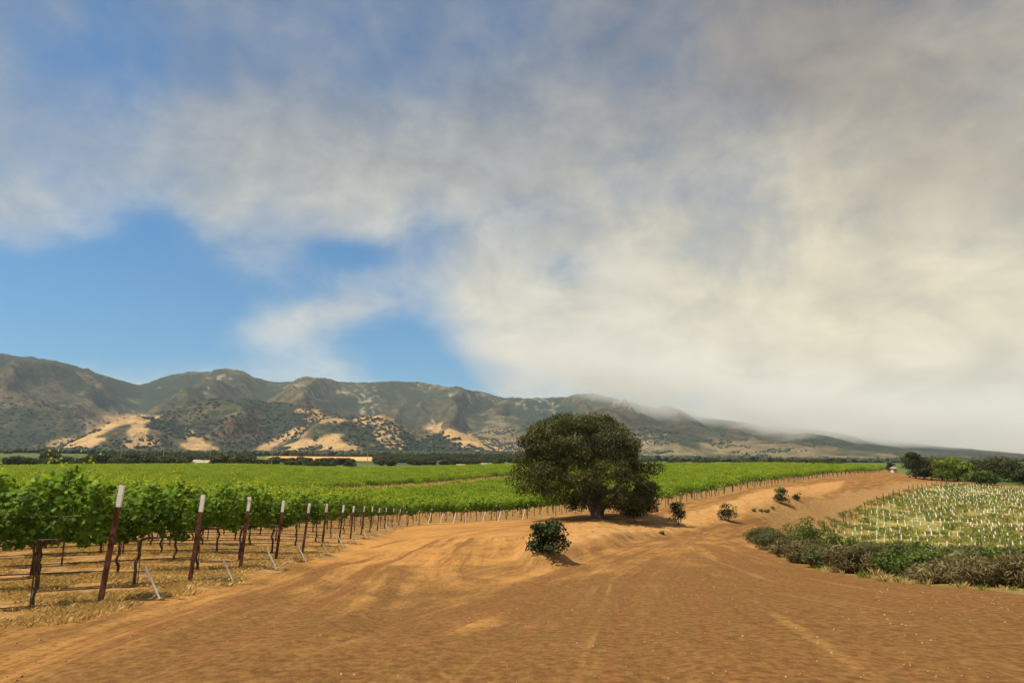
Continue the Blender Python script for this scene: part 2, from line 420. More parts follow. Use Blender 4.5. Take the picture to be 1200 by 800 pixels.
wgt = np.clip((RG[k:]-2250)/120, 0, 1)
ZG[k:] = terr(XG[k:], YG[k:])*(1-wgt)+wgt*mz
flat = XG.ravel()
nr, nc = XG.shape
near = RG.ravel() < 460
x_, y_ = XG.ravel(), YG.ravel()
def sm(x, lo, hi): 
    t = np.clip((x-lo)/(hi-lo), 0, 1); return t*t*(3-2*t)
def signed(x, y, pg):
    d, _, _ = pdist(x, y, pg, True); return np.where(inside(x, y, pg), d, -d)
zn = np.zeros((len(x_), 3)); tra = np.zeros((len(x_), 3)); trb = np.zeros((len(x_), 3))
nxp, nyp = x_[near], y_[near]; rn = np.hypot(nxp, nyp)
wob = (fbm(nxp/1.3, nyp/1.3, 3, 4)-.5)
wsc = np.clip(rn/12, .8, 3)
dv = signed(nxp, nyp, VINE_PG)
straw = sm(dv+wob*1.5*wsc, -.25, .35)
dp, _, _ = pdist(nxp, nyp, PATH)
straw *= 1-sm(7.5+wob*4-dp, 0, 2)
dyv = signed(nxp, nyp, YOUNG_PG)
young = sm(dyv+wob*4, -1, 3)
apron = sm(dyv+wob*6, -9, -4)*(1-young)*.8
sb = signed(nxp, nyp, np.array(SCRUB+[G(920,60), G(940,88), G(1200,72), G(1420,60)]))
young = np.maximum(young, sm(sb+wob*1.2, -.1, .8)*.55)
straw = np.maximum(straw, apron)
# bank between the two tracks: a little straw colour
BANK = np.array([P(616,668), P(604,655), P(606,638), P(640,620), G(700,71), G(770,79), G(850,101), G(930,146), G(990,185), G(985,152), G(930,112), G(860,86), G(800,69), G(745,54), P(715,645), P(664,663)])
bk = signed(nxp, nyp, BANK)
far_on = sm(-signed(nxp, nyp, np.array([G(-400,3), (0,-30), G(1700,3), G(1500,60), G(1330,140), G(1200,190), G(1060,240), G(1040,300), G(600,366), G(0,390), G(-400,390)])), 0, 4)
gf = signed(x_[~near], y_[~near], np.array([G(313,900), G(440,900), G(432,2300), G(318,2300)])); zn[~near, 0] = sm(gf, -8, 8)
zn[near, 0] = straw; zn[near, 1] = young; zn[near, 2] = sm(bk+wob*2, -.6, 1.2)
farw = np.ones(len(x_)); farw[near] = far_on
la, aa, _ = pdist(nxp, nyp, TRK_A); _, _, sa = pdist(nxp, nyp, TRK_A)
lb, ab, sb2 = pdist(nxp, nyp, TRK_B); lc, ac, sc2 = pdist(nxp, nyp, TRK_C)
useC = sm(lb-lc, -2.5, 2.5)
tra[near, 0] = la*sa; tra[near, 1] = aa; tra[near, 2] = sm(la-np.minimum(lb, lc), -2.5, 2.5)
trb[near, 0] = lb*sb2; trb[near, 1] = ab; trb[near, 2] = farw[near]
trc = np.zeros((len(x_), 3)); trc[near, 0] = lc*sc2+40; trc[near, 1] = ac; trc[near, 2] = useC
trb[~near, 2] = 1
# shallow wheel ruts along the tracks
zz = ZG.ravel().copy()
rut = np.zeros(len(nxp))
for d_, l_, s_ in ((la, aa, sa), (lb, ab, sb2), (lc, ac, sc2)):
    for off in (-1.5, .2, 1.9):
        w_ = (vnoise(l_/6, l_*0+off, 71)-.5)*.8
        rut -= .035*np.exp(-((d_*s_-off-w_)/.28)**2)*sm(7-d_, 0, 4)*(.4+vnoise(l_/3, off+l_*0, 72))
road_w = (1-straw)*(1-young)
zz[near] += rut*road_w+(fbm(nxp/.9, nyp/.9, 73, 3)-.5)*.014*road_w*np.clip(rn/8, .4, 1)
# small windrow along the road edge and the cut bank
zz[near] += .10*np.exp(-((dv-.1)/.55)**2)*sm(75-rn, 0, 20)*(.5+wob)
zz[near] += (.62*sm(bk, -.25, .9)*sm(78-rn, 0, 30)*(1-sm(bk, 2.0, 5.0)*.45)+(ridged(nxp/1.3, nyp/1.3, 77, 4)-.5)*.24*sm(bk, -.2, .6))*sm(rn, 18, 24)

idx = np.arange(nr*nc).reshape(nr, nc)
a_ = idx[:-1, :]; b_ = np.roll(idx, -1, 1)[:-1, :]; c_ = np.roll(idx, -1, 1)[1:, :]; d_ = idx[1:, :]
Fq = np.stack([a_, b_, c_, d_], -1).reshape(-1, 4)[:, ::-1]
fr = np.repeat(np.arange(nr-1), nc)
roadv = np.zeros(len(x_)); roadv[near] = ((straw < .5) & (young < .4) & (far_on < .5) & ((bk < .3) | (rn < 20)) & (np.minimum(np.minimum(la, lb), lc) < 16) & (nyp > 0)).astype(float)
yv = np.zeros(len(x_)); yv[near] = (dyv > 0)
vv_ = np.zeros(len(x_)); vv_[near] = (dv > 0)
fr_road = roadv[Fq].mean(1) > .5; fr_y = yv[Fq].mean(1) > .5
cls = np.where(fr >= i_mount, 2, np.where(fr_road, 1, np.where(fr_y, 3, 0)))
# hill colour patches (grass, rock) laid where they lie on the hills
Vall = np.stack([x_, y_, zz], 1)
ce, se = math.cos(PITCH), math.sin(PITCH)
fw = y_*ce+(zz-EYE)*se; upc = -y_*se+(zz-EYE)*ce
fwc = np.where(fw > 1, fw, 1e9)
pu = 600+F_PX*x_/fwc; pv = 400-F_PX*upc/fwc
nzp = fbm(x_/110, y_/110, 91, 4); nzf = fbm(x_/34, y_/34, 95, 4)
def blob(u, v, wu, wv, rot=0):
    c, s = math.cos(R(rot)), math.sin(R(rot)); a = pu-u; b = pv-v
    wu, wv = wu*1.22, wv*1.22
    return np.exp(-(((a*c+b*s)/wu)**2+((-a*s+b*c)/wv)**2))
gold = np.zeros(len(x_))
for bb in ((150,491,28,5,0),(163,507,16,9,70),(168,522,18,7,0),(88,520,26,7,-10),(122,500,26,6,-20),(228,515,12,7,40),(235,525,20,5,10),
           (322,518,30,3.2,-28),(350,508,10,5,-30),(388,514,16,5,-10),(375,528,45,12,0),(340,537,28,6,0),(385,492,18,3.5,0),(438,494,20,6,0),(452,506,14,10,35),(462,518,12,8,50),
           (518,503,16,4,10),(535,512,22,7,35),(560,522,18,6,35),(585,532,18,6,25),(600,541,22,5,0),(405,540,30,5,0),(370,539,60,3.5,0),(355,481,8,3,0),(372,486,6,6,0)):
    gold = np.maximum(gold, blob(*bb))
tan_ = np.zeros(len(x_))
for bb in ((600,518,50,18,25),(640,510,30,12,0),(750,522,46,13,0),(715,505,25,10,20),(860,524,50,10,0),(930,532,50,7,0),(1010,538,70,5,0),(120,488,30,6,-25),(800,530,60,8,0)):
    tan_ = np.maximum(tan_, blob(*bb))
rock = np.zeros(len(x_))
for bb in ((390,458,35,7,5),(430,468,20,16,50),(505,453,30,7,10),(530,462,25,7,20),(640,470,22,5,20),(735,474,30,4,12),(830,486,22,4,0),(260,442,20,3,0),(350,452,22,4,0),(575,465,20,5,20),(690,540,14,8,0),(765,515,14,8,0),(620,478,26,4,10),(243,460,2,10,8),(250,440,10,2,0)):
    rock = np.maximum(rock, blob(*bb))
gold = sm(gold+(nzp-.5)*.6+(nzf-.5)*.45, .26, .55); tan_ = sm(tan_+(nzp-.5)*1.2, .30, .85); rock = sm(rock*.60+(nzf-.5)*2.2, .66, .95)*.8
hillc = np.stack([gold, tan_, rock], 1); gul = np.full((nr, nc), .5); gul[i_mount:] = GULLY; gul = gul.ravel()
def sub(name, sel, mat, attrs):
    f = Fq[sel]; used = np.unique(f); mp = np.zeros(len(x_), np.int32); mp[used] = np.arange(len(used))
    me = mesh_np(name, Vall[used], [mp[f]], mat, {k_: a[used] for k_, a in attrs.items()}, smooth=True)
    return link(name, me)

# ground material
def ground_mat():
    m_, g, b = new_mat('soil')
    zv = g.n('ShaderNodeSeparateXYZ'); g.put(zv.inputs[0], g.attr('zone').outputs['Vector']); st, yo, bank = zv.outputs
    ta = g.n('ShaderNodeSeparateXYZ'); g.put(ta.inputs[0], g.attr('tra').outputs['Vector']); latA, alA, mixb = ta.outputs
    tb = g.n('ShaderNodeSeparateXYZ'); g.put(tb.inputs[0], g.attr('trb').outputs['Vector']); latB, alB, farf = tb.outputs
    pos = g.n('ShaderNodeNewGeometry').outputs['Position']
    def streak(lat, al):
        v1 = g.comb(g.m('MULTIPLY', lat, 1.0), g.m('MULTIPLY', al, .13), 0.0)
        v2 = g.comb(g.m('MULTIPLY', lat, 4.0), g.m('MULTIPLY', al, .35), 3.0)
        v3 = g.comb(g.m('MULTIPLY', lat, 12.0), g.m('MULTIPLY', al, 1.2), 7.0)
        a = g.noise(v1, .8, 4, .6); b2 = g.noise(v2, 1.0, 4, .6); c = g.noise(v3, 1.0, 3, .6)
        return g.m('ADD', g.m('ADD', g.m('MULTIPLY', a, .5), g.m('MULTIPLY', b2, .32)), g.m('MULTIPLY', c, .18))
    tcv = g.n('ShaderNodeSeparateXYZ'); g.put(tcv.inputs[0], g.attr('trc').outputs['Vector']); latC, alC, mixc = tcv.outputs
    sA = streak(latA, alA); sB = g.m('ADD', g.m('MULTIPLY', streak(latB, alB), g.m('SUBTRACT', 1.0, mixc)), g.m('MULTIPLY', streak(latC, alC), mixc))
    sk = g.m('ADD', g.m('MULTIPLY', sA, g.m('SUBTRACT', 1.0, mixb)), g.m('MULTIPLY', sB, mixb))
    big = g.noise(pos, .16, 4, .55); med = g.noise(pos, 1.1, 5, .6); fine = g.noise(pos, 9.0, 5, .65); grit = g.noise(pos, 45, 3, .7)
    tread = g.n('ShaderNodeTexWave', wave_type='BANDS', bands_direction='Y', wave_profile='SIN')
    g.put(tread.inputs['Vector'], g.comb(g.m('MULTIPLY', latA, .35), alA, 0.0)); tread.inputs['Scale'].default_value = 1.1
    tread.inputs['Distortion'].default_value = 5.0; tread.inputs['Detail'].default_value = 3
    dust = (.49,.230,.060); mid = (.34,.162,.037); dk = (.128,.060,.016)
    f1 = g.m('ADD', g.m('ADD', g.m('MULTIPLY', sk, .62), g.m('MULTIPLY', big, .55)), g.m('MULTIPLY', med, .38))
    c = g.mix(g.ss(f1, .64, .86), mid, dust)
    sepP = g.n('ShaderNodeSeparateXYZ'); g.put(sepP.inputs[0], pos)
    # vignette shade painted into the colour towards front and right, with dark soil streaks
    soil_shade = g.m('ADD', g.ss(sepP.outputs[1], 36.0, 6.0, 0, 2.3), g.m('MINIMUM', g.m('MULTIPLY', sepP.outputs[0], .16), 1.2))
    dn = g.m('ADD', g.m('ADD', g.m('MULTIPLY', soil_shade, .25), g.m('MULTIPLY', g.m('SUBTRACT', .5, sk), 2.2)), g.m('MULTIPLY', g.noise(pos, .55, 6, .65), 1.1))
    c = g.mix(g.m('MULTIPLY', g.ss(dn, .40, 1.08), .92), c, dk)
    tA = g.noise(g.comb(g.m('MULTIPLY', latA, 1.7), g.m('MULTIPLY', alA, .045), 1.0), 1.0, 3, .55, .15)
    tB = g.noise(g.comb(g.m('MULTIPLY', latB, 1.9), g.m('MULTIPLY', alB, .035), 5.0), 1.0, 3, .55, .15)
    tB = g.m('ADD', g.m('MULTIPLY', tB, g.m('SUBTRACT', 1.0, mixc)), g.m('MULTIPLY', g.noise(g.comb(g.m('MULTIPLY', latC, 1.9), g.m('MULTIPLY', alC, .035), 9.0), 1.0, 3, .55, .15), mixc))
    tk = g.m('ADD', g.m('MULTIPLY', tA, g.m('SUBTRACT', 1.0, mixb)), g.m('MULTIPLY', tB, mixb))
    offroad = g.m('SUBTRACT', 1.0, bank)
    c = g.mix(g.m('MULTIPLY', g.ss(tk, .48, .38, 0, .80), offroad), c, (.17,.068,.020)); c = g.mix(g.m('MULTIPLY', g.ss(tk, .54, .68, 0, .42), g.m('MULTIPLY', offroad, g.ss(g.noise(pos, .33, 4, .6), .40, .62, .08, 1.0))), c, (.56,.29,.085))
    lines = g.noise(g.comb(g.m('ADD', g.m('MULTIPLY', latA, g.m('SUBTRACT', 5.0, g.m('MULTIPLY', mixb, 5.0))), g.m('MULTIPLY', latB, g.m('MULTIPLY', mixb, 5.0))), g.m('MULTIPLY', g.m('ADD', alA, alB), .22), 0.0), 1.0, 5, .65, .4)
    c = g.mix(g.m('MULTIPLY', g.ss(lines, .56, .66), g.ss(med, .42, .58, .1, .55)), c, (.23,.095,.027))
    c = g.mix(g.ss(fine, .35, .8, 0, .30), c, (.56,.30,.10)); c = g.mix(g.m('MULTIPLY', g.ss(fine, .48, .34), g.ss(dn, .2, .7, .1, .6)), c, (.13,.052,.018)); c = g.mix(g.ss(grit, .60, .72, 0, .35), c, (.16,.07,.03))
    bankc = g.mix(g.ss(med, .4, .62), (.46,.22,.068), (.54,.31,.11)); c = g.mix(g.m('MULTIPLY', bank, .75), c, bankc)
    # straw covered soil under the vines
    s1 = g.noise(g.vm('MULTIPLY', pos, (1, 2.2, 1)), 2.3, 6, .7); s2 = g.noise(pos, 14, 5, .75)
    sc_ = g.mix(g.ss(g.m('ADD', s1, g.m('MULTIPLY', s2, .35)), .52, .82), (.22,.105,.038), (.42,.24,.080))
    sc_ = g.mix(g.ss(s2, .58, .72, 0, .5), sc_, (.56,.38,.15))
    sc_ = g.mix(g.ss(g.noise(pos, .9, 4, .6), .58, .72, 0, .45), sc_, (.16,.14,.045))
    c = g.mix(g.ss(st, .2, .8), c, sc_)
    y1 = g.noise(pos, .35, 5, .6); y2 = g.noise(pos, 2.5, 5, .7)
    yc = g.mix(g.ss(y1, .40, .66), (.16,.18,.040), (.38,.30,.09)); yc = g.mix(g.ss(y2, .45, .65, 0, .7), yc, (.46,.22,.08))
    c = g.mix(yo, c, yc)
    f2 = g.noise(pos, .004, 4, .6); f3 = g.noise(pos, .02, 4, .6)
    fc = g.mix(g.ss(f2, .42, .55), (.055,.085,.020), (.115,.130,.035)); fc = g.mix(g.ss(f3, .5, .6, 0, .6), fc, (.09,.16,.030)); fc = g.mix(st, fc, (.58,.34,.12))
    c = g.mix(farf, c, fc)
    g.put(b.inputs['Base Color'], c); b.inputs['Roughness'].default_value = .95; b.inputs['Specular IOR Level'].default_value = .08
    h = g.m('ADD', g.m('ADD', g.m('MULTIPLY', sk, 1.0), g.m('MULTIPLY', fine, .5)), g.m('ADD', g.m('MULTIPLY', grit, .14), g.m('MULTIPLY', med, .9)))
    h = g.m('ADD', h, g.m('MULTIPLY', g.m('MULTIPLY', tread.outputs['Fac'], g.ss(sA, .48, .60)), g.m('MULTIPLY', g.m('SUBTRACT', 1.0, mixb), .25)))
    bump(g, b, h, .055, 1.0)
    return m_
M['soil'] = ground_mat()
def hill_mat():
    m_, g, b = new_mat('hillside')
    hv = g.n('ShaderNodeSeparateXYZ'); g.put(hv.inputs[0], g.attr('hillc').outputs['Vector']); gd, tn, rk = hv.outputs
    pos = g.n('ShaderNodeNewGeometry').outputs['Position']
    a = g.noise(pos, .0022, 6, .6); s_ = g.noise(pos, .013, 5, .7); d_ = g.noise(pos, .05, 4, .75)
    a2 = g.noise(pos, .0065, 5, .7)
    c = g.mix(g.ss(a, .40, .62), (.062,.064,.026), (.175,.120,.060))
    c = g.mix(g.ss(g.m('ADD', g.m('MULTIPLY', s_, .6), g.m('MULTIPLY', d_, .5)), .51, .60, 0, .85), c, (.028,.038,.016))
    c = g.mix(g.ss(a2, .52, .62, 0, .75), c, (.034,.048,.020)); c = g.mix(g.ss(a2, .44, .36, 0, .3), c, (.21,.15,.08))
    gu = g.m('ADD', g.attr('gully').outputs['Fac'], g.m('MULTIPLY', g.m('SUBTRACT', s_, .5), .5))
    c = g.mix(g.ss(gu, .40, .16, 0, .85), c, (.026,.040,.018)); c = g.mix(g.ss(gu, .58, .85, 0, .22), c, (.22,.155,.08))
    c = g.mix(g.m('MULTIPLY', tn, .75), c, g.mix(g.ss(s_, .45, .6), (.30,.21,.10), (.17,.135,.065)))
    gm = g.m('MULTIPLY', gd, g.ss(d_, .66, .56))
    c = g.mix(gm, c, g.mix(g.ss(s_, .4, .65), (.56,.34,.14), (.36,.23,.10)))
    c = g.mix(g.m('MULTIPLY', rk, .85), c, (.42,.33,.22))
    geo = g.n('ShaderNodeNewGeometry'); 
    g.put(b.inputs['Base Color'], c); b.inputs['Roughness'].default_value = 1; b.inputs['Specular IOR Level'].default_value = 0
    bump(g, b, g.m('ADD', g.m('MULTIPLY', s_, 26.0), g.m('MULTIPLY', d_, 12.0)), 1.0, .9)
    return m_
M['hill'] = hill_mat()
at = {'zone': zn, 'tra': tra, 'trb': trb, 'trc': trc}
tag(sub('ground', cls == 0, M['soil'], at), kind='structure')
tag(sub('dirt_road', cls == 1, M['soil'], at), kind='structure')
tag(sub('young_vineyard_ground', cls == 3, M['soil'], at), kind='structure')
tag(sub('mountains', cls == 2, M['hill'], {'hillc': hillc, 'gully': gul}), kind='structure')
def zat(x, y):
    """height of the built ground sheet at x, y (bilinear on the polar grid)"""
    r = math.hypot(x, y); th = math.atan2(x, y)
    j = np.searchsorted(th_f, th)-1; j = int(np.clip(j, 0, len(th_f)-2)); i = int(np.clip(np.searchsorted(RR, r)-1, 0, nr-2))
    fj = float(np.clip((th-th_f[j])/(th_f[j+1]-th_f[j]), 0, 1)); fi = (r-RR[i])/(RR[i+1]-RR[i])
    Z = zz.reshape(nr, nc)
    return float((Z[i, j]*(1-fj)+Z[i, j+1]*fj)*(1-fi)+(Z[i+1, j]*(1-fj)+Z[i+1, j+1]*fj)*fi)

# ------------------------------------------------------------------ leaves
def rand_rot(n_, nb, spread=1.0):
    """random frames whose normal scatters round the vectors nb"""
    nv = nb+RNG.normal(size=(n_, 3))*spread; nv /= np.linalg.norm(nv, axis=1, keepdims=True)+1e-9
    t = np.cross(nv, RNG.normal(size=(n_, 3))); t /= np.linalg.norm(t, axis=1, keepdims=True)+1e-9
    return t, np.cross(nv, t), nv
T_QUAD = (np.array([(-.5,0,0),(0,-.32,.06),(.5,0,0),(0,.32,.06)]), [(0,1,2,3)])
T_TRI = (np.array([(-.5,-.3,0),(.5,-.25,.05),(0,.5,0)]), [(0,1,2)])
_o = [(0,-.34),(.26,-.46),(.50,-.16),(.33,.02),(.40,.30),(.15,.26),(0,.56),(-.15,.26),(-.40,.30),(-.33,.02),(-.50,-.16),(-.26,-.46)]
T_VINE = (np.array([(0,-.05,.05)]+[(x, y, -.12*abs(x)-.05*(y > .4)) for x, y in _o]), [(0, 1+i, 1+(i+1) % 12) for i in range(12)])
T_TWIG = (np.array([(-.5,0,0),(0,-.07,.05),(.5,0,0),(0,.07,.05)]), [(0,1,2,3)])
T_BLADE = (np.array([(-.05,0,0),(.05,0,0),(.03,0,.6),(.0,.05,1.0)]), [(0,1,2,3)])
def leaves(name, Pn, Nb, size, tone, tmpl, mat, spread=.8, extra=None):
    n_ = len(Pn); T, Fc = tmpl; t, b, nv = rand_rot(n_, Nb, spread); k_ = len(T)
    sz = np.asarray(size).reshape(-1, 1, 1)*np.ones((n_, 1, 1))
    V = Pn[:, None, :]+sz*(T[None, :, 0:1]*t[:, None]+T[None, :, 1:2]*b[:, None]+T[None, :, 2:3]*nv[:, None])
    Fc = np.array(Fc); Fa = (Fc[None]+np.arange(n_)[:, None, None]*k_).reshape(-1, Fc.shape[1])
    tn = np.repeat(tone, k_)
    return mesh_np(name, V.reshape(-1, 3), [Fa], mat, {'tone': tn})
def blobs_cloud(cl, per, top=.35):
    """leaf points on the shells of clusters (x, y, z, r, flat)"""
    Ps, Ns, Ts = [], [], []
    for (x, y, z, r, fl) in cl:
        k_ = max(6, int(per*r*r)); d = RNG.normal(size=(k_, 3)); d[:, 2] += top; d /= np.linalg.norm(d, axis=1, keepdims=True)
        rad = r*(1-.5*RNG.random(k_)**1.9)*(1+.10*RNG.normal(size=k_))
        Ps.append(np.array([x, y, z])+d*rad[:, None]*np.array([1, 1, fl])); Ns.append(d)
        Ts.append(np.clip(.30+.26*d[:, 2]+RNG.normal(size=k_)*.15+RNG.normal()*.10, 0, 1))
    return np.concatenate(Ps), np.concatenate(Ns), np.concatenate(Ts)
def crown_clusters(w, dpt, h, z0, n_, r0, shape=2.2, seed=0):
    """clusters spread over an uneven dome of width w, depth dpt, height h"""
    rs = np.random.default_rng(seed); cl = []
    for i in range(n_):
        a = rs.random()*2*math.pi; q_ = rs.random()**.55; zf = rs.random()
        wd = (1-abs(zf*1.15-.30)**shape)**.5 if abs(zf*1.15-.30) < 1 else .2
        rr_ = q_*wd*(.86+.28*rs.random())
        r_ = r0*(.7+.6*rs.random())
        cl.append((math.cos(a)*rr_*(w/2-r_*.6), math.sin(a)*rr_*(dpt/2-r_*.6), z0+r_*.6+zf*(h-r_*1.5), r_, .72))
    return cl
def make_tree(name, label, cat, loc, w, h, z0=.6, n_=26, r0=None, mat=None, leaf=.3, per=70, seed=0, group=None, dpt=None, trunk_r=None, kids=3, tmpl=T_QUAD):
    o = empty(name, loc); tag(o, label, cat, group)
    dpt = dpt or w*.85; r0 = r0 or w*.20
    cl = crown_clusters(w, dpt, h-z0, z0, n_, r0, seed=seed)
    Pn, Nn, Tn = blobs_cloud(cl, per/(r0*r0))
    link('crown' if 'tree' in name or 'oak' in name else 'foliage', leaves('crown', Pn, Nn, leaf*(.7+.6*RNG.random(len(Pn))), Tn, tmpl, mat), o)
    mb = MB(); tr = trunk_r or w*.035
    mb.tube([(0,0,-.3),(.02*w,0,z0*.6),(.03*w,.02*w,z0+.25*(h-z0)),(.01*w,0,z0+.5*(h-z0))], [tr*1.35,tr,tr*.7,tr*.3], 7, wob=.2)
    rs = random.Random(seed)
    for i in range(kids):
        a = 2*math.pi*(i+rs.random()*.5)/kids; l = w*.30
        mb.tube([(0,0,z0*.5),(math.cos(a)*l*.5, math.sin(a)*l*.5, z0+.15*(h-z0)),(math.cos(a)*l, math.sin(a)*l, z0+.4*(h-z0))],[tr*.7,tr*.45,tr*.15],5)
    link('trunk' if 'tree' in name or 'oak' in name else 'stems', mb.mesh('trunk', M['bark'], True), o)
    return o

# ------------------------------------------------------------------ geometry-nodes scatter for what nobody could count
def scatter(name, pts_, scl, rot, protos, label, cat):
    col_ = bpy.data.collections.new(name+'_kinds')
    for me in protos: col_.objects.link(bpy.data.objects.new(me.name, me))
    me = mesh_np(name, np.asarray(pts_), [np.zeros((0, 3), int)] if False else [], None) if False else bpy.data.meshes.new(name)
    me.vertices.add(len(pts_)); me.vertices.foreach_set('co', np.asarray(pts_, np.float32).ravel())
    a = me.attributes.new('scl', 'FLOAT_VECTOR', 'POINT'); a.data.foreach_set('vector', np.asarray(scl, np.float32).ravel())
    a = me.attributes.new('rot', 'FLOAT_VECTOR', 'POINT'); a.data.foreach_set('vector', np.asarray(rot, np.float32).ravel())
    me.update(); o = link(name, me); tag(o, label, cat, kind='stuff')
    ng = bpy.data.node_groups.new(name, 'GeometryNodeTree')
    ng.interface.new_socket('Geometry', in_out='INPUT', socket_type='NodeSocketGeometry')
    ng.interface.new_socket('Geometry', in_out='OUTPUT', socket_type='NodeSocketGeometry')
    N_ = ng.nodes.new; gi = N_('NodeGroupInput'); go = N_('NodeGroupOutput'); ip = N_('GeometryNodeInstanceOnPoints')
    ci = N_('GeometryNodeCollectionInfo'); ci.inputs[0].default_value = col_; ci.inputs['Separate Children'].default_value = True; ci.inputs['Reset Children'].default_value = True
    ip.inputs['Pick Instance'].default_value = True
    L = ng.links.new
    L(gi.outputs[0], ip.inputs['Points']); L(ci.outputs[0], ip.inputs['Instance'])
    for nm, sk in (('scl', 'Scale'), ('rot', 'Rotation')):
        na = N_('GeometryNodeInputNamedAttribute'); na.data_type = 'FLOAT_VECTOR'; na.inputs['Name'].default_value = nm
        at_ = [x for x in na.outputs if x.enabled][0]; L(at_, ip.inputs[sk])
    L(ip.outputs[0], go.inputs[0])
    md = o.modifiers.new('scatter', 'NODES'); md.node_group = ng
    return o

# ------------------------------------------------------------------ the vines
ALPHA = math.atan(.30); EX = np.array([math.cos(ALPHA), math.sin(ALPHA)]); NX = np.array([-EX[1], EX[0]])
def foliage_mesh(seed, nleaf, size, tmpl, mat, L_=1.9, z0=1.05, z1=2.2, tips=9, tipn=9, wid=.27):
    rs = np.random.default_rng(seed)
    n_ = nleaf; x = (rs.random(n_)-.5)*L_; zf = rs.random(n_)**.9
    topv = z1+.13*np.sin(x*5+seed)+.08*np.sin(x*13+seed*2); botv = z0+.10*np.sin(x*6+seed*3)
    z = botv+(topv-botv)*zf; side = np.where(rs.random(n_) < .5, -1, 1)
    wv = wid*(.75+.45*np.sin(np.pi*np.clip(zf*.9+.12, 0, 1)))*(1+.25*np.sin(x*7+z*5+seed))
    y = side*wv*(1-.6*rs.random(n_)**2.2)
    Pn = np.stack([x, y, z], 1); Nb = np.stack([x*0, side*1.0, .35+zf*.8], 1)
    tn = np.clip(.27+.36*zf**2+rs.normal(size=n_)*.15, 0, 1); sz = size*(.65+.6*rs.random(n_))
    P2, N2, T2, S2 = [], [], [], []
    for i in range(tips):
        bx = (rs.random()-.5)*L_*.95; by = rs.normal()*.12; hgt = .14+.38*rs.random()**1.6; lx, ly = rs.normal()*.12, rs.normal()*.12
        tz_ = z1+.13*math.sin(bx*5+seed)-.12
        for j in range(tipn):
            t = j/(tipn-1); P2.append((bx+lx*t+rs.normal()*.028, by+ly*t+rs.normal()*.028, tz_+hgt*t*1.25)); N2.append((rs.normal(), rs.normal(), .8))
            T2.append(.58+.42*t+rs.normal()*.06); S2.append(size*(.95-.6*t))
    Pn = np.concatenate([Pn, P2]); Nb = np.concatenate([Nb, N2]); tn = np.concatenate([tn, np.clip(T2, 0, 1)]); sz = np.concatenate([sz, S2])
    return leaves('vine_foliage', Pn, Nb, sz, tn, tmpl, mat, .55)
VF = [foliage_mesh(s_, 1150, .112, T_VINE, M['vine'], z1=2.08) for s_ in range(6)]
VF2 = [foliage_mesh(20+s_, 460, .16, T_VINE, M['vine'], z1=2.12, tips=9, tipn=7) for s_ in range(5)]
def trunk_mesh(seed):
    rs = random.Random(seed); mb = MB()
    p = [(0,0,-.15)]
    for i in range(1, 7): p.append((rs.uniform(-.035,.035), rs.uniform(-.03,.03), i*.165))
    mb.tube(p, [.045,.036,.034,.031,.034,.038,.040], 7, wob=.35)
    return mb.mesh('vine_trunk', M['vinebark'])
def arm_mesh(seed, s_):
    rs = random.Random(seed); mb = MB(); p = [(0,0,.97)]
    for i in range(1, 7): p.append((s_*i*.155, rs.uniform(-.02,.02), 1.05+rs.uniform(-.02,.02)))
    mb.tube(p, [.034,.028,.024,.022,.02,.018,.014], 6, wob=.35)
    for i in range(1, 6):
        x = s_*i*.17; mb.tube([(x,0,1.05),(x+rs.uniform(-.03,.03),rs.uniform(-.03,.03),1.16),(x+rs.uniform(-.06,.06),rs.uniform(-.05,.05),1.5)],[.012,.008,.004],4)
    return mb.mesh('vine_arm', M['vinebark'])
VT = [trunk_mesh(i) for i in range(6)]; VA = [[arm_mesh(i*2+10, -1), arm_mesh(i*2+11, 1)] for i in range(4)]
_st = MB(); _st.tube([(.045,.02,-.2),(.05,.02,1.5)], .008, 5); STK = _st.mesh('training_stake', M['rust'])
def joined(ms):
    """several meshes as one instance kind"""
    V, F, MI, mats, tn, off = [], [], [], [], [], 0
    for me in ms:
        for m_ in me.materials:
            if m_ not in mats: mats.append(m_)
        co = np.empty(len(me.vertices)*3, np.float32); me.vertices.foreach_get('co', co); V.append(co.reshape(-1, 3))
        tt = np.zeros(len(me.vertices), np.float32)
        if 'tone' in me.attributes: me.attributes['tone'].data.foreach_get('value', tt)
        tn.append(tt)
        for p in me.polygons: F.append(tuple(v+off for v in p.vertices)); MI.append(mats.index(me.materials[p.material_index]))
        off += len(me.vertices)
    me = bpy.data.meshes.new('vine_kind'); me.from_pydata(np.concatenate(V).tolist(), [], F)
    for m_ in mats: me.materials.append(m_)
    me.polygons.foreach_set('material_index', MI); a = me.attributes.new('tone', 'FLOAT', 'POINT'); a.data.foreach_set('value', np.concatenate(tn)); me.update()
    return me
def simple_trunk():
    mb = MB(); mb.tube([(0,0,-.3),(.02,.01,.5),(0,0,1.1)], [.05,.04,.045], 4); mb.tube([(-.9,0,1.06),(.9,0,1.06)], .025, 3); return mb.mesh('far_trunk', M['vinebark'])
FARK = [joined([foliage_mesh(40+i, 150, .26, T_QUAD, M['vinefar'], L_=2.1, tips=7, tipn=4, wid=.32), simple_trunk()]) for i in range(6)]

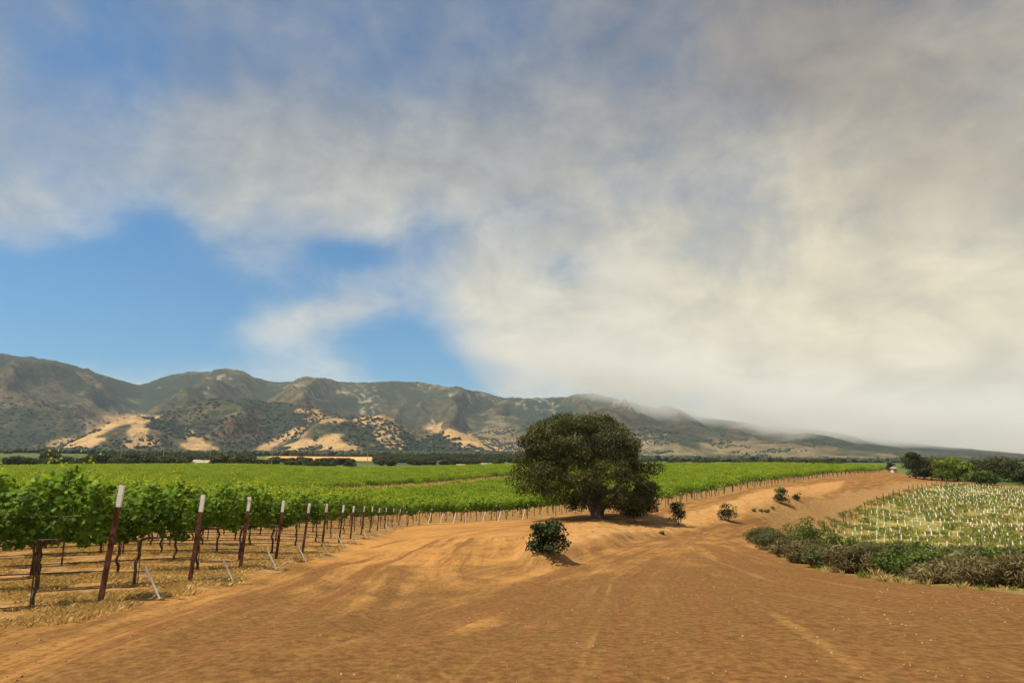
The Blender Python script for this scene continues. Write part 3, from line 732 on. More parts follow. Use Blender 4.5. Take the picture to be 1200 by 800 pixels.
POST_XY = [px_at(u, v, d)[:2] for u, v, d in zip(POSTS_U, POSTS_V, POSTS_D)]
ORD = ['first','second','third','fourth','fifth','sixth','seventh','eighth','ninth','tenth','eleventh','twelfth','thirteenth','fourteenth']
def in_field(x, y):
    return inside(x, y, VINE_PG) & (pdist(x, y, PATH)[0] > 7.6)
indiv = []; far_pts = []
for k_, p in enumerate(POST_XY):                     # rows that end at the leaning posts
    s_ = 1.05 if k_ else .95; j = 0
    while True:
        c = p-EX*s_; s_ += 1.8; j += 1
        if c[0] < -.80*c[1]-3 or s_ > 75: break
        indiv.append((float(np.hypot(*c)), c, k_, j))
rows_far = []
p0 = POST_XY[-1]
for k_ in range(1, 125):
    base = p0+NX*3.3*k_
    t_ = np.arange(-420, 420, 1.8)+RNG.random()*1.8
    xs = base[0]+EX[0]*t_; ys = base[1]+EX[1]*t_
    ok = in_field(xs, ys) & (ys > 5) & (np.abs(np.arctan2(xs, ys)) < R(43)) & (signed(xs, ys, VINE_PG) > .6)
    q_ = np.stack([xs, ys], 1)[ok]
    if len(q_):
        rows_far.append((k_, q_))
        for c in q_: far_pts.append((float(np.hypot(*c)), c, k_+13, 0))
far_pts.sort(key=lambda a: a[0])
nind = max(0, 300-len(indiv)); edge_ind = far_pts[:nind]; far_pts = far_pts[nind:]
def place_vine(c, row, j, dist, label, group):
    o = empty('grapevine', (c[0], c[1], zat(c[0], c[1])), ALPHA+RNG.normal()*.02+(math.pi if random.random() < .5 else 0))
    tag(o, label, 'grapevine', group)
    s_ = RNG.uniform(.93, 1.06); o.scale = (1.0, RNG.uniform(.9, 1.15), s_)
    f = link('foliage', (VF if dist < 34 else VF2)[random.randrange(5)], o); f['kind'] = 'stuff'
    link('trunk', VT[random.randrange(6)], o)
    if dist < 60:
        a = VA[random.randrange(4)]; link('cordon_arm', a[0], o); link('cordon_arm', a[1], o)
        if dist < 34: link('training_stake', STK, o)
for dist, c, k_, j in indiv:
    if j == 1: lab = f'leafy grapevine nearest the road, just behind the {ORD[k_]} white-topped post'
    elif j == 2 and k_ < 6: lab = f'leafy grapevine second from the road behind the {ORD[k_]} white-topped post'
    else: lab = f'leafy grapevine further left in the row ending at the {ORD[k_]} white-topped post'
    place_vine(c, k_, j, dist, lab, f'grapevines in the row of the {ORD[k_]} white-topped post')
def mid_where(c):
    u = 600+F_PX*c[0]/(c[1]*1.017)
    for lim, t in ((400,'left behind the leaning posts'),(480,'behind the last leaning posts'),(545,'just right of the leaning posts'),(610,'left of the oak'),(770,'behind the oak'),(850,'just right of the oak'),(930,'beside the climbing track'),(9999,'near the head of the track')):
        if u < lim: return t
for dist, c, k_, j in edge_ind:
    w_ = mid_where(c); place_vine(c, k_, j, dist, f'green grapevine at the near edge of the middle block, {w_}', f'grapevines of the middle block, {w_}')
fp = np.array([[c[0], c[1], 0] for _, c, _, _ in far_pts])
rr_g = np.hypot(fp[:,0], fp[:,1])
fp[:, 2] = [zat(a, b) for a, b in fp[:, :2]]
nf_ = len(fp); rot = np.zeros((nf_, 3)); rot[:, 2] = ALPHA+np.where(RNG.random(nf_) < .5, math.pi, 0)
scl = np.stack([np.ones(nf_)*1.0, RNG.uniform(.9, 1.3, nf_), RNG.uniform(.82, 1.14, nf_)], 1)
scatter('distant_grapevines', fp, scl, rot, FARK, 'unbroken green rows of grapevines filling the slope up to the far tree line', 'vineyard')
print('VINES', len(indiv), len(edge_ind), nf_)

# end posts, painted white at the top, leaning away from their rows
def post_meshes(h, paint, w=.078):
    o_ = [(-w/2,-.02),(-w/2,.028),(-w/2+.012,.028),(-w/2+.012,-.008),(-.012,-.008),(-.012,.0),(.012,.0),(.012,-.008),(w/2-.012,-.008),(w/2-.012,.028),(w/2,.028),(w/2,-.02)]
    mb = MB(); mb.prism(o_, -.3, h-paint); o2 = [(x*1.04, y*1.04) for x, y in o_]; mt = MB(); mt.prism(o2, h-paint, h)
    for i in range(7): mb.box(-.006, .006, -.024, -.019, .25+i*.17, .29+i*.17)
    return mb.mesh('post_shaft', M['rust']), mt.mesh('painted_top', M['whitepaint'])
for k_, (p, vb) in enumerate(zip(POST_XY, POSTS_V)):
    z = zat(*p); h = (1.92 if k_ == 0 else 1.86-.015*k_)
    a, b = post_meshes(h, .36 if k_ < 3 else .34)
    o = empty('end_post', (p[0], p[1], z)); o.rotation_euler = (R(-1.5+random.uniform(-1,1)), R(4.2+random.uniform(-1.2,1.2)), 0)
    tag(o, f'leaning rusty end post with white painted top, {ORD[k_]} from the left', 'end post', 'white-topped end posts along the dirt road')
    link('post_shaft', a, o); link('painted_top', b, o)
    # sleeved guy wire
    q_ = p+EX*.92+NX*(-.05); zq = zat(*q_)
    mb = MB(); e = np.array([-.30, -.02, .54]); b0 = np.array([q_[0], q_[1], zq-.03]); 
    mb.tube([b0-b0, e*.5+[.004,0,0], e],   .017 if k_ < 6 else .023, 8)
    g_ = link('guy_wire_sleeve', mb.mesh('guy_wire_sleeve', M['plastic']), None, tuple(b0))
    tag(g_, f'thin white wire sleeve slanting up beside the {ORD[k_]} white-topped post', 'wire sleeve', 'white guy wire sleeves along the dirt road')
    mb = MB(); mb.tube([e*.9, np.array([p[0]+.08, p[1], z+1.05])-b0], .004, 4)
    link('guy_wire', mb.mesh('guy_wire', M['wire']), g_)
def row_line(p, ln, h, step=1.5, off=0.0):
    out_ = []; n_ = int(ln/step)
    for i in range(n_+1):
        c = p-EX*i*step+NX*off; out_.append((c[0], c[1], zat(*c)+h+random.uniform(-.015,.015)))
    return out_
for k_, p in enumerate(POST_XY):
    ln = min(60, (p[0]+.85*p[1])/(EX[0]-.85*EX[1]*-1)+6) if True else 0
    ln = max(4, min(55, (p[0]+.80*p[1]+4)/1.0)); rad = .0035 if k_ < 3 else .006
    o = empty('trellis_wires', (p[0], p[1], zat(*p))); org = np.array(o.location)
    tag(o, f'thin trellis wires strung along the vine row behind the {ORD[k_]} white-topped post', 'wires', 'trellis wires of the near vine rows')
    for h, nm in ((1.06, 'cordon_wire'), (1.42, 'foliage_wire'), (1.75, 'foliage_wire')):
        mb = MB(); mb.tube([np.array(q_)-org for q_ in row_line(p+EX*.07*h, ln, h)], rad, 4); link(nm, mb.mesh(nm, M['wire']), o)
    mb = MB(); pl = row_line(p, ln, .52); mb.tube([np.array(q_)-org for q_ in pl], .0105 if k_ < 4 else .014, 6)
    h_ = link('drip_hose', mb.mesh('drip_hose', M['hose']), None, tuple(org)); tag(h_, f'black drip hose hung knee-high behind the {ORD[k_]} white-topped post', 'hose', 'drip hoses of the near vine rows')
# thin line posts inside the near rows
_lp = MB(); _lp.prism([(-.02,-.015),(.02,-.015),(.02,.015),(0,.02),(-.02,.015)], -.3, 2.0); LPM = _lp.mesh('line_post', M['rust'])
for k_, p in enumerate(POST_XY[:10]):
    for i in range(1, 4):
        c = p-EX*(5.4*i+.4)
        if c[0] < -.8*c[1]-1: break
        o = link('line_post', LPM, None, (c[0], c[1], zat(*c)))
        tag(o, f'thin rusty line post standing in the vine row of the {ORD[k_]} white-topped post', 'line post', f'line posts in the row of the {ORD[k_]} white-topped post')
# the row ends that face the oak and the upper track
a, b = post_meshes(1.75, .17, .07)
a.materials.clear(); a.materials.append(M['darkpost'])
ends = []
for k_, q_ in rows_far:
    c = q_[-1]
    if c[0] > -14 and signed(np.array([c[0]]), np.array([c[1]]), VINE_PG)[0] < 3.2: ends.append(c+EX*.9)
front_pts = []
acc = 0
EL = EDGE[7:]
for (ax, ay), (bx, by) in zip(EDGE[8:-2], EDGE[9:-1]):
    l = math.hypot(bx-ax, by-ay); t = -acc
    while t < l:
        if t >= 0: front_pts.append(np.array([ax+(bx-ax)*t/l, ay+(by-ay)*t/l]))
        t += 3.9 if ay < 90 else 5.2
    acc = l-(t-(3.9 if ay < 90 else 5.2)); acc = acc % 3.9
proto = None
for i, c in enumerate(front_pts):
    nn = np.array([-.35, .94]); c = c+nn*.35
    if proto is None:
        proto = empty('edge_post', (0,0,0)); link('post_shaft', a, proto); link('painted_top', b, proto)
        tag(proto, 'short rusty post with a pale top along the edge of the middle vineyard block', 'end post', 'posts along the edge of the middle vineyard block'); o = proto
    else: o = copy_tree(proto)
    w_ = mid_where(c); tag(o, f'short dark post with pale top edging the middle block, {w_}', None, f'edge posts of the middle block, {w_}')
    o.location = (c[0], c[1], zat(*c)); o.rotation_euler = (0, R(random.uniform(-3, 6)), ALPHA); o.scale = (1, 1, random.uniform(.85, 1.05))
slv = None
for i, u in enumerate((503,517,532,546,566,584,612)):
    d = np.interp(u, [505,600,670], [75.2,79,83]); c = G(u, d)
    mb = MB(); mb.tube([(0,0,-.02),(.30,.05,1.15)] if i != 3 else [(0,0,0),(.02,0,1.1)], .035, 6)
    o = link('guy_wire_sleeve', mb.mesh('sleeve', M['plastic']), None, (c[0], c[1], zat(*c)))
    tag(o, ['white wire sleeve leaning right, first beyond the last leaning post','white wire sleeve leaning right, second beyond the last leaning post','leaning white wire sleeve, third beyond the last leaning post','upright thin white sleeve at the edge of the middle block','white sleeve close right of the upright thin one','pale leaning sleeve midway between the leaning posts and the oak','white leaning sleeve at the block edge nearest the round bush'][i], 'wire sleeve', 'white sleeves along the middle vineyard block')

# ------------------------------------------------------------------ the oak
ox, oy = G(700, 73); OZ = zat(ox, oy)-.05; K = 73/F_PX*1.0
oak = empty('oak_tree', (ox, oy, OZ)); tag(oak, 'large dark broad-crowned oak standing on the bank between the two dirt tracks', 'oak tree')
SIL = [(490,645,712),(497,628,728),(508,612,742),(520,612,752),(535,612,757),(548,604,764),(560,603,769),(572,606,771),(580,618,771),(588,655,771),(598,662,769),(606,684,752)]
sv = np.array([a[0] for a in SIL]); s0 = np.array([a[1] for a in SIL]); s1 = np.array([a[2] for a in SIL])
rs = np.random.default_rng(5); cl = []
for i in range(1400):
    v = 491+113*rs.random()**.95; l_, r_ = np.interp(v, sv, s0), np.interp(v, sv, s1)
    rad = rs.uniform(.85, 1.7); lo, hi = (l_-700)*K+rad*.85, (r_-700)*K-rad*.85
    if hi <= lo: continue
    a = rs.random()*2*math.pi
    cx, hw = (lo+hi)/2, (hi-lo)/2*(.82+.34*float(vnoise(np.array([a*1.5]), np.array([v/14.]), 3)[0])); q_ = 1.0 if rs.random() < .62 else rs.random()**.5
    dep = min(hw*1.0, 6.4)
    z = (607-v)*K-rad*.30; xx_ = cx+math.cos(a)*hw*q_
    zb = float(np.interp(xx_/K+700, [600,615,650,668,690,715,730,770], [27,25,17,6,11,11,2,6]))*K
    z = max(z, zb+rad*.62)
    if abs(xx_) < .8 and math.sin(a) < .2 and z < 1.5: continue
    cl.append((cx+math.cos(a)*hw*q_, math.sin(a)*dep*q_, max(z, rad*.5+.5), rad, .62))
    if len(cl) > 270: break
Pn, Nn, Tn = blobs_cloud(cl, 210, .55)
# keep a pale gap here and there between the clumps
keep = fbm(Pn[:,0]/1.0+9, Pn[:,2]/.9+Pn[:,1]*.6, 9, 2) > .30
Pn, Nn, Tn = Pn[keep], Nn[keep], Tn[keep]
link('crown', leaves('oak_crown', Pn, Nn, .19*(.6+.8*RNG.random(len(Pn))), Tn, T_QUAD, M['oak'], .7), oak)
mb = MB()
mb.tube([(0,0,-.5),(.05,0,.25),(.2,.1,1.0),(.35,.1,1.9)],[.75,.52,.42,.36],12,wob=.18)
mb.tube([(-.1,0,-.4),(-.45,.1,.6),(-1.1,.3,1.9),(-2.6,.4,3.6),(-4.2,.4,5.2)],[.45,.36,.28,.2,.09],9,wob=.15)
mb.tube([(.3,.1,1.2),(1.2,-.2,2.6),(2.6,-.5,3.9),(4.2,-.6,4.6)],[.34,.27,.18,.08],9,wob=.15)
mb.tube([(.3,.1,1.6),(.1,.3,3.6),(-.5,.5,5.8),(-.7,.4,8.2)],[.34,.28,.2,.08],9,wob=.15)
mb.tube([(.1,-.1,.5),(.7,-1.0,1.5),(1.2,-2.6,2.4),(1.5,-4.2,3.0)],[.28,.22,.15,.06],8,wob=.15)
mb.tube([(-.1,.1,.8),(-.4,1.4,2.4),(-.8,3.0,3.9)],[.28,.2,.09],8,wob=.15)
link('trunk', mb.mesh('oak_trunk', M['bark'], True), oak)

# ------------------------------------------------------------------ bushes on the bank
def at_px(u, d, v=None):
    if v:
        dd = np.linspace(d*.55, d*1.45, 160); best = None
        for q in dd:
            x, y = G(u, q); e = abs(zat(x, y)-px_at(u, v, q)[2])
            if best is None or e/q < best[0]: best = (e/q, x, y)
        x, y = best[1:]
    else: x, y = G(u, d)
    for _ in range(3): x = (u-600)/F_PX*(y*math.cos(PITCH)+(zat(x, y)-EYE)*math.sin(PITCH))
    return (x, y, zat(x, y)-.03)
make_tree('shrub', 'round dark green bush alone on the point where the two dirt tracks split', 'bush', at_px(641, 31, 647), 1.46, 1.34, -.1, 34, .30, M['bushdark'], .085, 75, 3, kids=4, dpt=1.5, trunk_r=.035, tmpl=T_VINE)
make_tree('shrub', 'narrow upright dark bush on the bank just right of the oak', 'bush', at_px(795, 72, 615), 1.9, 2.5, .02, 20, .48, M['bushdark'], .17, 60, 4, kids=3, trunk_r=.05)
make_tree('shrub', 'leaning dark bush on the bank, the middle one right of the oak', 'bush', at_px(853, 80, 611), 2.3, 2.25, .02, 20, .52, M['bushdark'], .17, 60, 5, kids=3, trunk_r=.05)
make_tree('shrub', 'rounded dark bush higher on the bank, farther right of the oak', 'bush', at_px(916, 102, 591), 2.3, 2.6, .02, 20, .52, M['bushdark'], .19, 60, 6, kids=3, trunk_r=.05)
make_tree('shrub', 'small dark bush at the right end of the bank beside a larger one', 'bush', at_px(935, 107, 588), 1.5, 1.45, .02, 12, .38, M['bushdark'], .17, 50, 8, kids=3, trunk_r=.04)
for i, (u, d, w_) in enumerate(((884,92,.7),(892,93,.6),(899,94,.8),(905,84,.5),(776,62,.5),(906,98,.7))):
    make_tree('shrub', ['tiny green weed clump on the bank below the larger bushes', 'low grey green clump on the bank beside a tiny one', 'low spreading clump on the bank left of the rounded bush',
        'very small bush at the foot of the bank by the lower track', 'little brown tuft at the foot of the bank below the oak', 'low clump at the foot of the rounded bank bush'][i], 'bush', at_px(u, d), w_, w_*.7, .0, 6, .2, M['shrubgrey'], .14, 40, 20+i, kids=2, trunk_r=.02)

# ------------------------------------------------------------------ scrub at the edge of the drop on the right
kinds = {'g': (M['shrubgreen'], 'green'), 'y': (M['shrubgrey'], 'grey green'), 'b': (M['shrubbrown'], 'brown twiggy')}
SCR = [ # u, depth, width, height, kind, label
 (893,40,1.9,1.05,'y','low grey green shrub at the far left tip of the scrub by the lower track'),
 (910,36,2.1,1.15,'y','dull grey green shrub second from the left tip of the scrub'),
 (925,31,1.6,.85,'b','brown twiggy shrub on the road edge near the left tip of the scrub'),
 (938,38,2.4,1.5,'g','bushy green shrub rising behind brown scrub at the corner of the young vineyard'),
 (957,37,2.3,1.95,'g','tallest green shrub of the scrub, at the near corner of the young vineyard'),
 (944,27,1.6,1.0,'b','dark brown shrub on the road edge below the tallest green shrub'),
 (965,24,1.3,.85,'y','grey shrub beside a bare sandy gap in the scrub'),
 (997,22,1.35,.85,'b','brown shrub right of the bare sandy gap in the scrub'),
 (986,27,1.5,1.15,'g','green shrub behind the brown one right of the sandy gap'),
 (1020,22,1.5,.95,'b','dense brown twiggy shrub mid way along the scrub edge'),
 (1035,25,1.8,1.15,'y','grey green shrub mid way along the scrub under the young vineyard'),
 (1058,21,1.6,1.05,'g','bright green leafy shrub mid way along the scrub'),
 (1082,20,1.5,1.1,'g','bright green shrub next to another in the middle of the scrub'),
 (1070,25,1.9,1.35,'g','green shrub standing behind the two bright ones in the scrub'),
 (1098,22,1.5,1.15,'g','yellowish green shrub right of the bright green ones'),
 (1108,17.5,1.5,.8,'b','wide dark brown dry shrub low on the road edge'),
 (1132,17.5,1.6,.95,'b','dry brown shrub second from the right in the front of the scrub'),
 (1120,21,1.5,1.1,'y','grey green shrub behind the dark brown dry one'),
 (1150,19.5,1.5,1.15,'y','pale grey green shrub behind the dry brown front shrubs'),
 (1163,16,1.5,.95,'b','purple brown twiggy shrub near the right edge of the frame'),
 (1176,19,1.5,1.15,'g','green shrub behind the purple brown twiggy one'),
 (1192,15.5,1.5,1.0,'b','brown twiggy shrub cut by the right edge of the frame'),
 (1205,18.5,1.7,1.2,'y','grey green shrub at the right edge of the frame behind a brown one'),
 (1235,15,1.6,1.0,'b','brown shrub just past the right edge of the frame'),
 (1010,28,1.8,1.1,'y','greyish shrub behind the brown ones near the first grow tubes'),
 (1050,30,2.0,1.2,'y','pale grey green shrub at the top of the scrub below the grow tubes'),
 (1095,27,1.9,1.2,'y','soft grey shrub along the top of the scrub under the tubes'),
 (1140,25,1.9,1.3,'y','rounded grey shrub along the top right of the scrub'),
]
for i, (u, d, w_, h_, kd, lab) in enumerate(SCR):
    m_, _n = kinds[kd]
    hh = h_*(1.05 if u < 1000 else (.74 if kd == 'b' else .86)); w_ *= 1.12
    make_tree('shrub', lab, 'shrub', at_px(u, d), w_, hh, .0, 22, w_*.17, m_, .085 if kd == 'g' else .17, 120 if kd == 'g' else 210, 50+i, 'shrubs along the edge of the drop', kids=9, dpt=w_*.9, trunk_r=.02, tmpl=T_QUAD if kd == 'g' else T_TWIG)

# ------------------------------------------------------------------ young vineyard: grow tubes and posts
def tube_mesh(h, w=.075):
    mb = MB(); mb.tube([(0,0,-.08),(0,0,h)], [w,w*.95], 8); return mb.mesh('grow_tube', M['plastic'])
TUB = [tube_mesh(.66), tube_mesh(.58), tube_mesh(.72)]
def sprig_mesh(seed):
    rs_ = np.random.default_rng(seed); n_ = 26; t = rs_.random(n_)
    Pp = np.stack([rs_.normal(size=n_)*.12, rs_.normal(size=n_)*.12, .6+t*.45], 1)
    return leaves('young_shoot', Pp, rs_.normal(size=(n_, 3))+[0,0,.6], .16*np.ones(n_), np.clip(.4+.4*t, 0, 1), T_QUAD, M['vinefar'], .6)
SPR = [sprig_mesh(i) for i in range(4)]
YD = np.array([.20, .98]); YN = np.array([.98, -.20])
tubes = []
c0 = np.array(G(1060, 84))
for i in range(-60, 110):
    for j in range(-30, 60):
        c = c0+YN*1.35*i+YD*(3.4*j+(i % 3)*.9+RNG.normal()*.15)
        if RNG.random() < .22: continue
        tubes.append(c)
tubes = np.array(tubes); tubes = tubes[inside(tubes[:,0], tubes[:,1], YOUNG_PG)]
dy_ = signed(tubes[:,0], tubes[:,1], YOUNG_PG); tubes = tubes[(dy_ > .9)]
tubes = tubes[(tubes[:,0]/tubes[:,1] < .86)]
tubes = tubes[np.argsort(np.hypot(tubes[:,0], tubes[:,1]))]
protos = []
for k_ in range(6):
    o = empty('young_vine', (0,0,0)); link('grow_tube', TUB[k_ % 3], o)
    if k_ % 2 == 0: link('young_shoot', SPR[k_ % 4], o)
    protos.append(o)
inview = [c for c in tubes if -.1 < c[0]/c[1] < .76]
ind = inview[:300]; rest = inview[300:]
def where_lab(c):
    u = 600+F_PX*c[0]/(c[1]*1.017)
    zone = 'left' if u < 1010 else ('middle' if u < 1105 else 'right')
    row = 'nearest rows' if c[1] < 96 else ('lower rows' if c[1] < 115 else 'upper rows')
    return zone, row
for n_, c in enumerate(ind):
    o = protos[n_] if n_ < 6 else copy_tree(protos[random.randrange(6)])
    z_, r_ = where_lab(c)
    tag(o, f'white grow tube with a young vine, {r_}, {z_} part of the field', 'young vine', f'young vines in white grow tubes, {r_}, {z_} part')
    o.location = (c[0], c[1], zat(*c)); o.rotation_euler = (R(RNG.normal()*2.5), R(RNG.normal()*2.5), RNG.random()*6); s_ = RNG.uniform(.72, 1.0); o.scale = (1.1, 1.1, s_)
def tube_kind(k_):
    return joined([TUB[k_ % 3], SPR[k_ % 4]]) if k_ % 2 == 0 else joined([TUB[k_ % 3]])
rp = np.array([[c[0], c[1], zat(*c)] for c in rest])
scatter('distant_young_vines', rp, np.stack([np.ones(len(rp))*1.15, np.ones(len(rp))*1.15, RNG.uniform(.8, 1.1, len(rp))], 1), np.zeros((len(rp), 3)), [tube_kind(i) for i in range(4)], 'white grow tubes too far up the slope to tell apart', 'young vines')
mb = MB(); mb.prism([(-.05,-.04),(.05,-.04),(.05,.04),(-.05,.04)], -.3, 1.75); YP = mb.mesh('vineyard_post', M['darkpost'])
YE = [G(u, d) for u, d in ((940,93),(963,99),(988,112),(1013,128),(1043,149),(1078,178),(1110,197),(1150,192),(1200,177),(1270,171))]
n_ = 0; carry = 0.0
for (ax, ay), (bx, by) in zip(YE[:-1], YE[1:]):
    l = math.hypot(bx-ax, by-ay); ux = (bx-ax)/l, (by-ay)/l
    t = carry
    # a row ends every 1.35 m across; every second row has its post here
    stp = max(2.2, 2.7/max(.25, abs(ux[0]*YN[0]+ux[1]*YN[1])))
    while t < l:
        c = np.array([ax+ux[0]*t+.4, ay+ux[1]*t-.5]); o = link('vineyard_post', YP, None, (c[0], c[1], zat(*c)))
        o.rotation_euler = (R(random.uniform(-3,3)), R(random.uniform(-9,-2)) if n_ < 16 else R(random.uniform(-3,3)), random.random()); o.scale = (1, 1, random.uniform(.85, 1.15))
        tag(o, 'dark end post on the left edge of the young vineyard along the lower track' if c[1] < 175 else 'dark end post on the crest at the top of the young vineyard', 'post',
            'posts on the left edge of the young vineyard' if c[1] < 175 else 'posts at the top of the young vineyard'); n_ += 1
        t += stp
    carry = t-l
for i in range(34):
    c = ind[(i*53) % len(ind)] if i % 2 else rest[(i*37) % max(1, len(rest))]
    c = c+YD*1.1; o = link('line_post', YP, None, (c[0], c[1], zat(*c))); o.scale = (.6, .6, random.uniform(.9, 1.3))
    tag(o, 'thin dark line post standing among the grow tubes inside the young vineyard', 'line post', 'line posts inside the young vineyard')
for u, d, h in ((967, 90, 2.3), (1139, 82, 1.5)):
    c = np.array(G(u, d)); o = link('line_post', YP, None, (c[0], c[1], zat(*c))); o.scale = (.8, .8, h/1.75)
    tag(o, 'tall dark post at the near left end of the young vineyard' if u < 1000 else 'dark post at the near right front of the young vineyard', 'line post')

# ------------------------------------------------------------------ grass and weeds
def tuft(seed, n_, h, w, mat, lean=.35, base=.05):
    rs_ = np.random.default_rng(seed); V, F, tn = [], [], []
    for i in range(n_):
        a = rs_.random()*6.28; bx, by = rs_.normal()*base, rs_.normal()*base; hh = h*rs_.uniform(.5, 1.15); lx, ly = math.cos(a)*lean*hh*rs_.random()*1.6, math.sin(a)*lean*hh*rs_.random()*1.6
        px_, py_ = -math.sin(a)*w, math.cos(a)*w; k_ = len(V)
        V += [(bx-px_, by-py_, -.02), (bx+px_, by+py_, -.02), (bx+lx*.45+px_*.6, by+ly*.45+py_*.6, hh*.6), (bx+lx, by+ly, hh*rs_.uniform(.75, 1))]
        F.append((k_, k_+1, k_+2, k_+3)); tn += [rs_.random()]*4
    return mesh_np('tuft', V, [np.array(F)], mat, {'tone': np.array(tn)})
STR = [tuft(i, 20, .085, .0035, M['straw'], 1.1, .08) for i in range(5)]
WD = [tuft(30+i, 30, .42, .022, M['weed'], .5, .22) for i in range(4)]+[tuft(40+i, 30, .40, .020, M['straw'], .5, .25) for i in range(1)]
def cloudpts(n_, box, test):
    x = RNG.uniform(box[0], box[1], n_); y = RNG.uniform(box[2], box[3], n_); k_ = test(x, y); x, y = x[k_], y[k_]
    return np.array([[a, b, zat(a, b)] for a, b in zip(x, y)])
def strawtest(x, y):
    s_ = signed(x, y, VINE_PG); return (s_ > -.5+fbm(x, y, 4, 2)*.8) & (x/y > -.85) & (fbm(x/1.1, y*1.6, 8, 3)+.18*np.exp(-(s_/1.0)**2) > .53)
p1 = cloudpts(46000, (-24, -4.5, 7.5, 30), strawtest)
p1b = cloudpts(9000, (-40, -4, 30, 76), strawtest)
p1 = np.concatenate([p1, p1b]); n_ = len(p1)
scatter('dry_grass', p1, np.repeat(RNG.uniform(.5, 1.15, n_), 3).reshape(-1, 3), np.stack([np.zeros(n_), np.zeros(n_), RNG.random(n_)*6.28], 1), STR, 'short dry straw coloured grass scattered under the near vine rows', 'dry grass')
def ytest(x, y):
    s_ = signed(x, y, YOUNG_PG); return (s_ > -1.2) & (x/y < .85) & (fbm(x/3.5, y/3.5, 12, 3) > .42)
p2 = cloudpts(22000, (28, 150, 70, 205), ytest); n_ = len(p2)
scatter('field_weeds', p2, np.repeat(RNG.uniform(.6, 1.5, n_), 3).reshape(-1, 3), np.stack([np.zeros(n_), np.zeros(n_), RNG.random(n_)*6.28], 1), WD, 'green and yellow weeds growing between the grow tubes of the young vineyard', 'weeds')
def gtest(x, y):
    s_ = signed(x, y, np.array(SCRUB+[G(920,60), G(940,88), G(1200,72), G(1420,60)])); return (s_ > .05) & (s_ < 6) & (fbm(x*.9, y*.9, 14, 3) > .42)
p3 = cloudpts(16000, (6, 30, 11, 70), gtest); n_ = len(p3)
scatter('verge_grass', p3, np.stack([RNG.uniform(.4, 1, n_)]*2+[RNG.uniform(.4, 1.1, n_)], 1)*np.clip(np.hypot(p3[:,0], p3[:,1])/30, .35, 1)[:, None], np.stack([np.zeros(n_), np.zeros(n_), RNG.random(n_)*6.28], 1),
        [tuft(60+i, 26, .16+.06*i, .003, M['straw' if i % 2 else 'weed'], .6, .10) for i in range(4)], 'dry and green grass tangled between the shrubs beside the road', 'grass')
def btest(x, y): return (signed(x, y, BANK) > .2) & (fbm(x/1.4, y/1.4, 24, 3) > .56)
pb = cloudpts(9000, (0, 62, 24, 160), btest); n_ = len(pb)
scatter('bank_grass', pb, np.stack([RNG.uniform(.5, 1.3, n_)]*3, 1), np.stack([np.zeros(n_), np.zeros(n_), RNG.random(n_)*6.28], 1), [tuft(80+i, 16, .13, .006, M['straw'], .9, .12) for i in range(3)], 'sparse dry grass on the bank between the two dirt tracks', 'dry grass')
# pebbles and clods lying on the yard
def peb(seed):
    rs_ = np.random.default_rng(seed); t = (1+5**.5)/2
    V = np.array([(-1,t,0),(1,t,0),(-1,-t,0),(1,-t,0),(0,-1,t),(0,1,t),(0,-1,-t),(0,1,-t),(t,0,-1),(t,0,1),(-t,0,-1),(-t,0,1)])/1.9*(1+rs_.normal(size=(12,1))*.15)*[1,.8,.5]
    F = [(0,11,5),(0,5,1),(0,1,7),(0,7,10),(0,10,11),(1,5,9),(5,11,4),(11,10,2),(10,7,6),(7,1,8),(3,9,4),(3,4,2),(3,2,6),(3,6,8),(3,8,9),(4,9,5),(2,4,11),(6,2,10),(8,6,7),(9,8,1)]
    return mesh_np('pebble', V*.02, [np.array(F)], M['stone'])
def ptest(x, y): return (signed(x, y, VINE_PG) < .3) & (np.abs(x/y) < .85) & (fbm(x/1.5, y/1.5, 19, 3) > .47)
p4 = cloudpts(9000, (-12, 24, 4.2, 32), ptest); n_ = len(p4)
scatter('pebbles', p4, np.repeat(RNG.uniform(.25, 1.0, n_)**2.2*1.3, 3).reshape(-1, 3), RNG.random((n_, 3))*6, [peb(i) for i in range(4)], 'small stones and clods of dry soil scattered over the dirt yard', 'stones')

# ------------------------------------------------------------------ trees and houses beyond the vineyard
def far_tree(name, label, u, d, v_top, wpx, mat, seed, group, n_=9, v_base=None, leaf=None):
    x, y = G(u, d); z = zat(x, y); top = px_at(u, v_top, d)[2]
    h = max(2.5, top-z); w = wpx*d/F_PX
    return make_tree(name, label, 'tree', (x, y, z-.1), w*1.15, h*1.06, .02*h, n_*2, w*.24, mat, leaf or w*.085, 110, seed, group, trunk_r=w*.03, kids=2)
TL = [(6,538,10),(22,534,16),(33,537,14),(55,530,22),(75,536,16),(92,538,14),(118,533,26),(142,538,20),(160,533,24),(178,536,20),(196,537,22),(208,539,18),(262,533,26),(285,536,24),(272,538,18),(340,541,12),(352,541,16),(368,541,14),(385,541,16),(410,541,12),(60,538,18),(150,538,18),(245,539,18),(303,540,16)]
for i, (u, vt, w_) in enumerate(TL):
    far_tree('valley_tree', 'dark rounded tree in the tree line at the far edge of the vineyard', u, 430+(i*37) % 60, vt-2.5, w_*1.3, M['oak'], 200+i, 'dark trees in the line beyond the vineyard')
far_tree('valley_tree', 'small dark tree peeping over the vineyard crest, left of the far right trees', 963, 360, 537, 18, M['oak'], 301, None)
far_tree('valley_tree', 'low dark tree over the vineyard crest just right of a rounder one', 978, 365, 540, 16, M['oak'], 302, None)
far_tree('valley_tree', 'low dark tree peeping over the vineyard close right of the oak', 768, 380, 540, 20, M['oak'], 303, None)
far_tree('valley_tree', 'small reddish dark tree at the right end of the green vineyard', 1044, 285, 540, 11, M['oak'], 304, None)
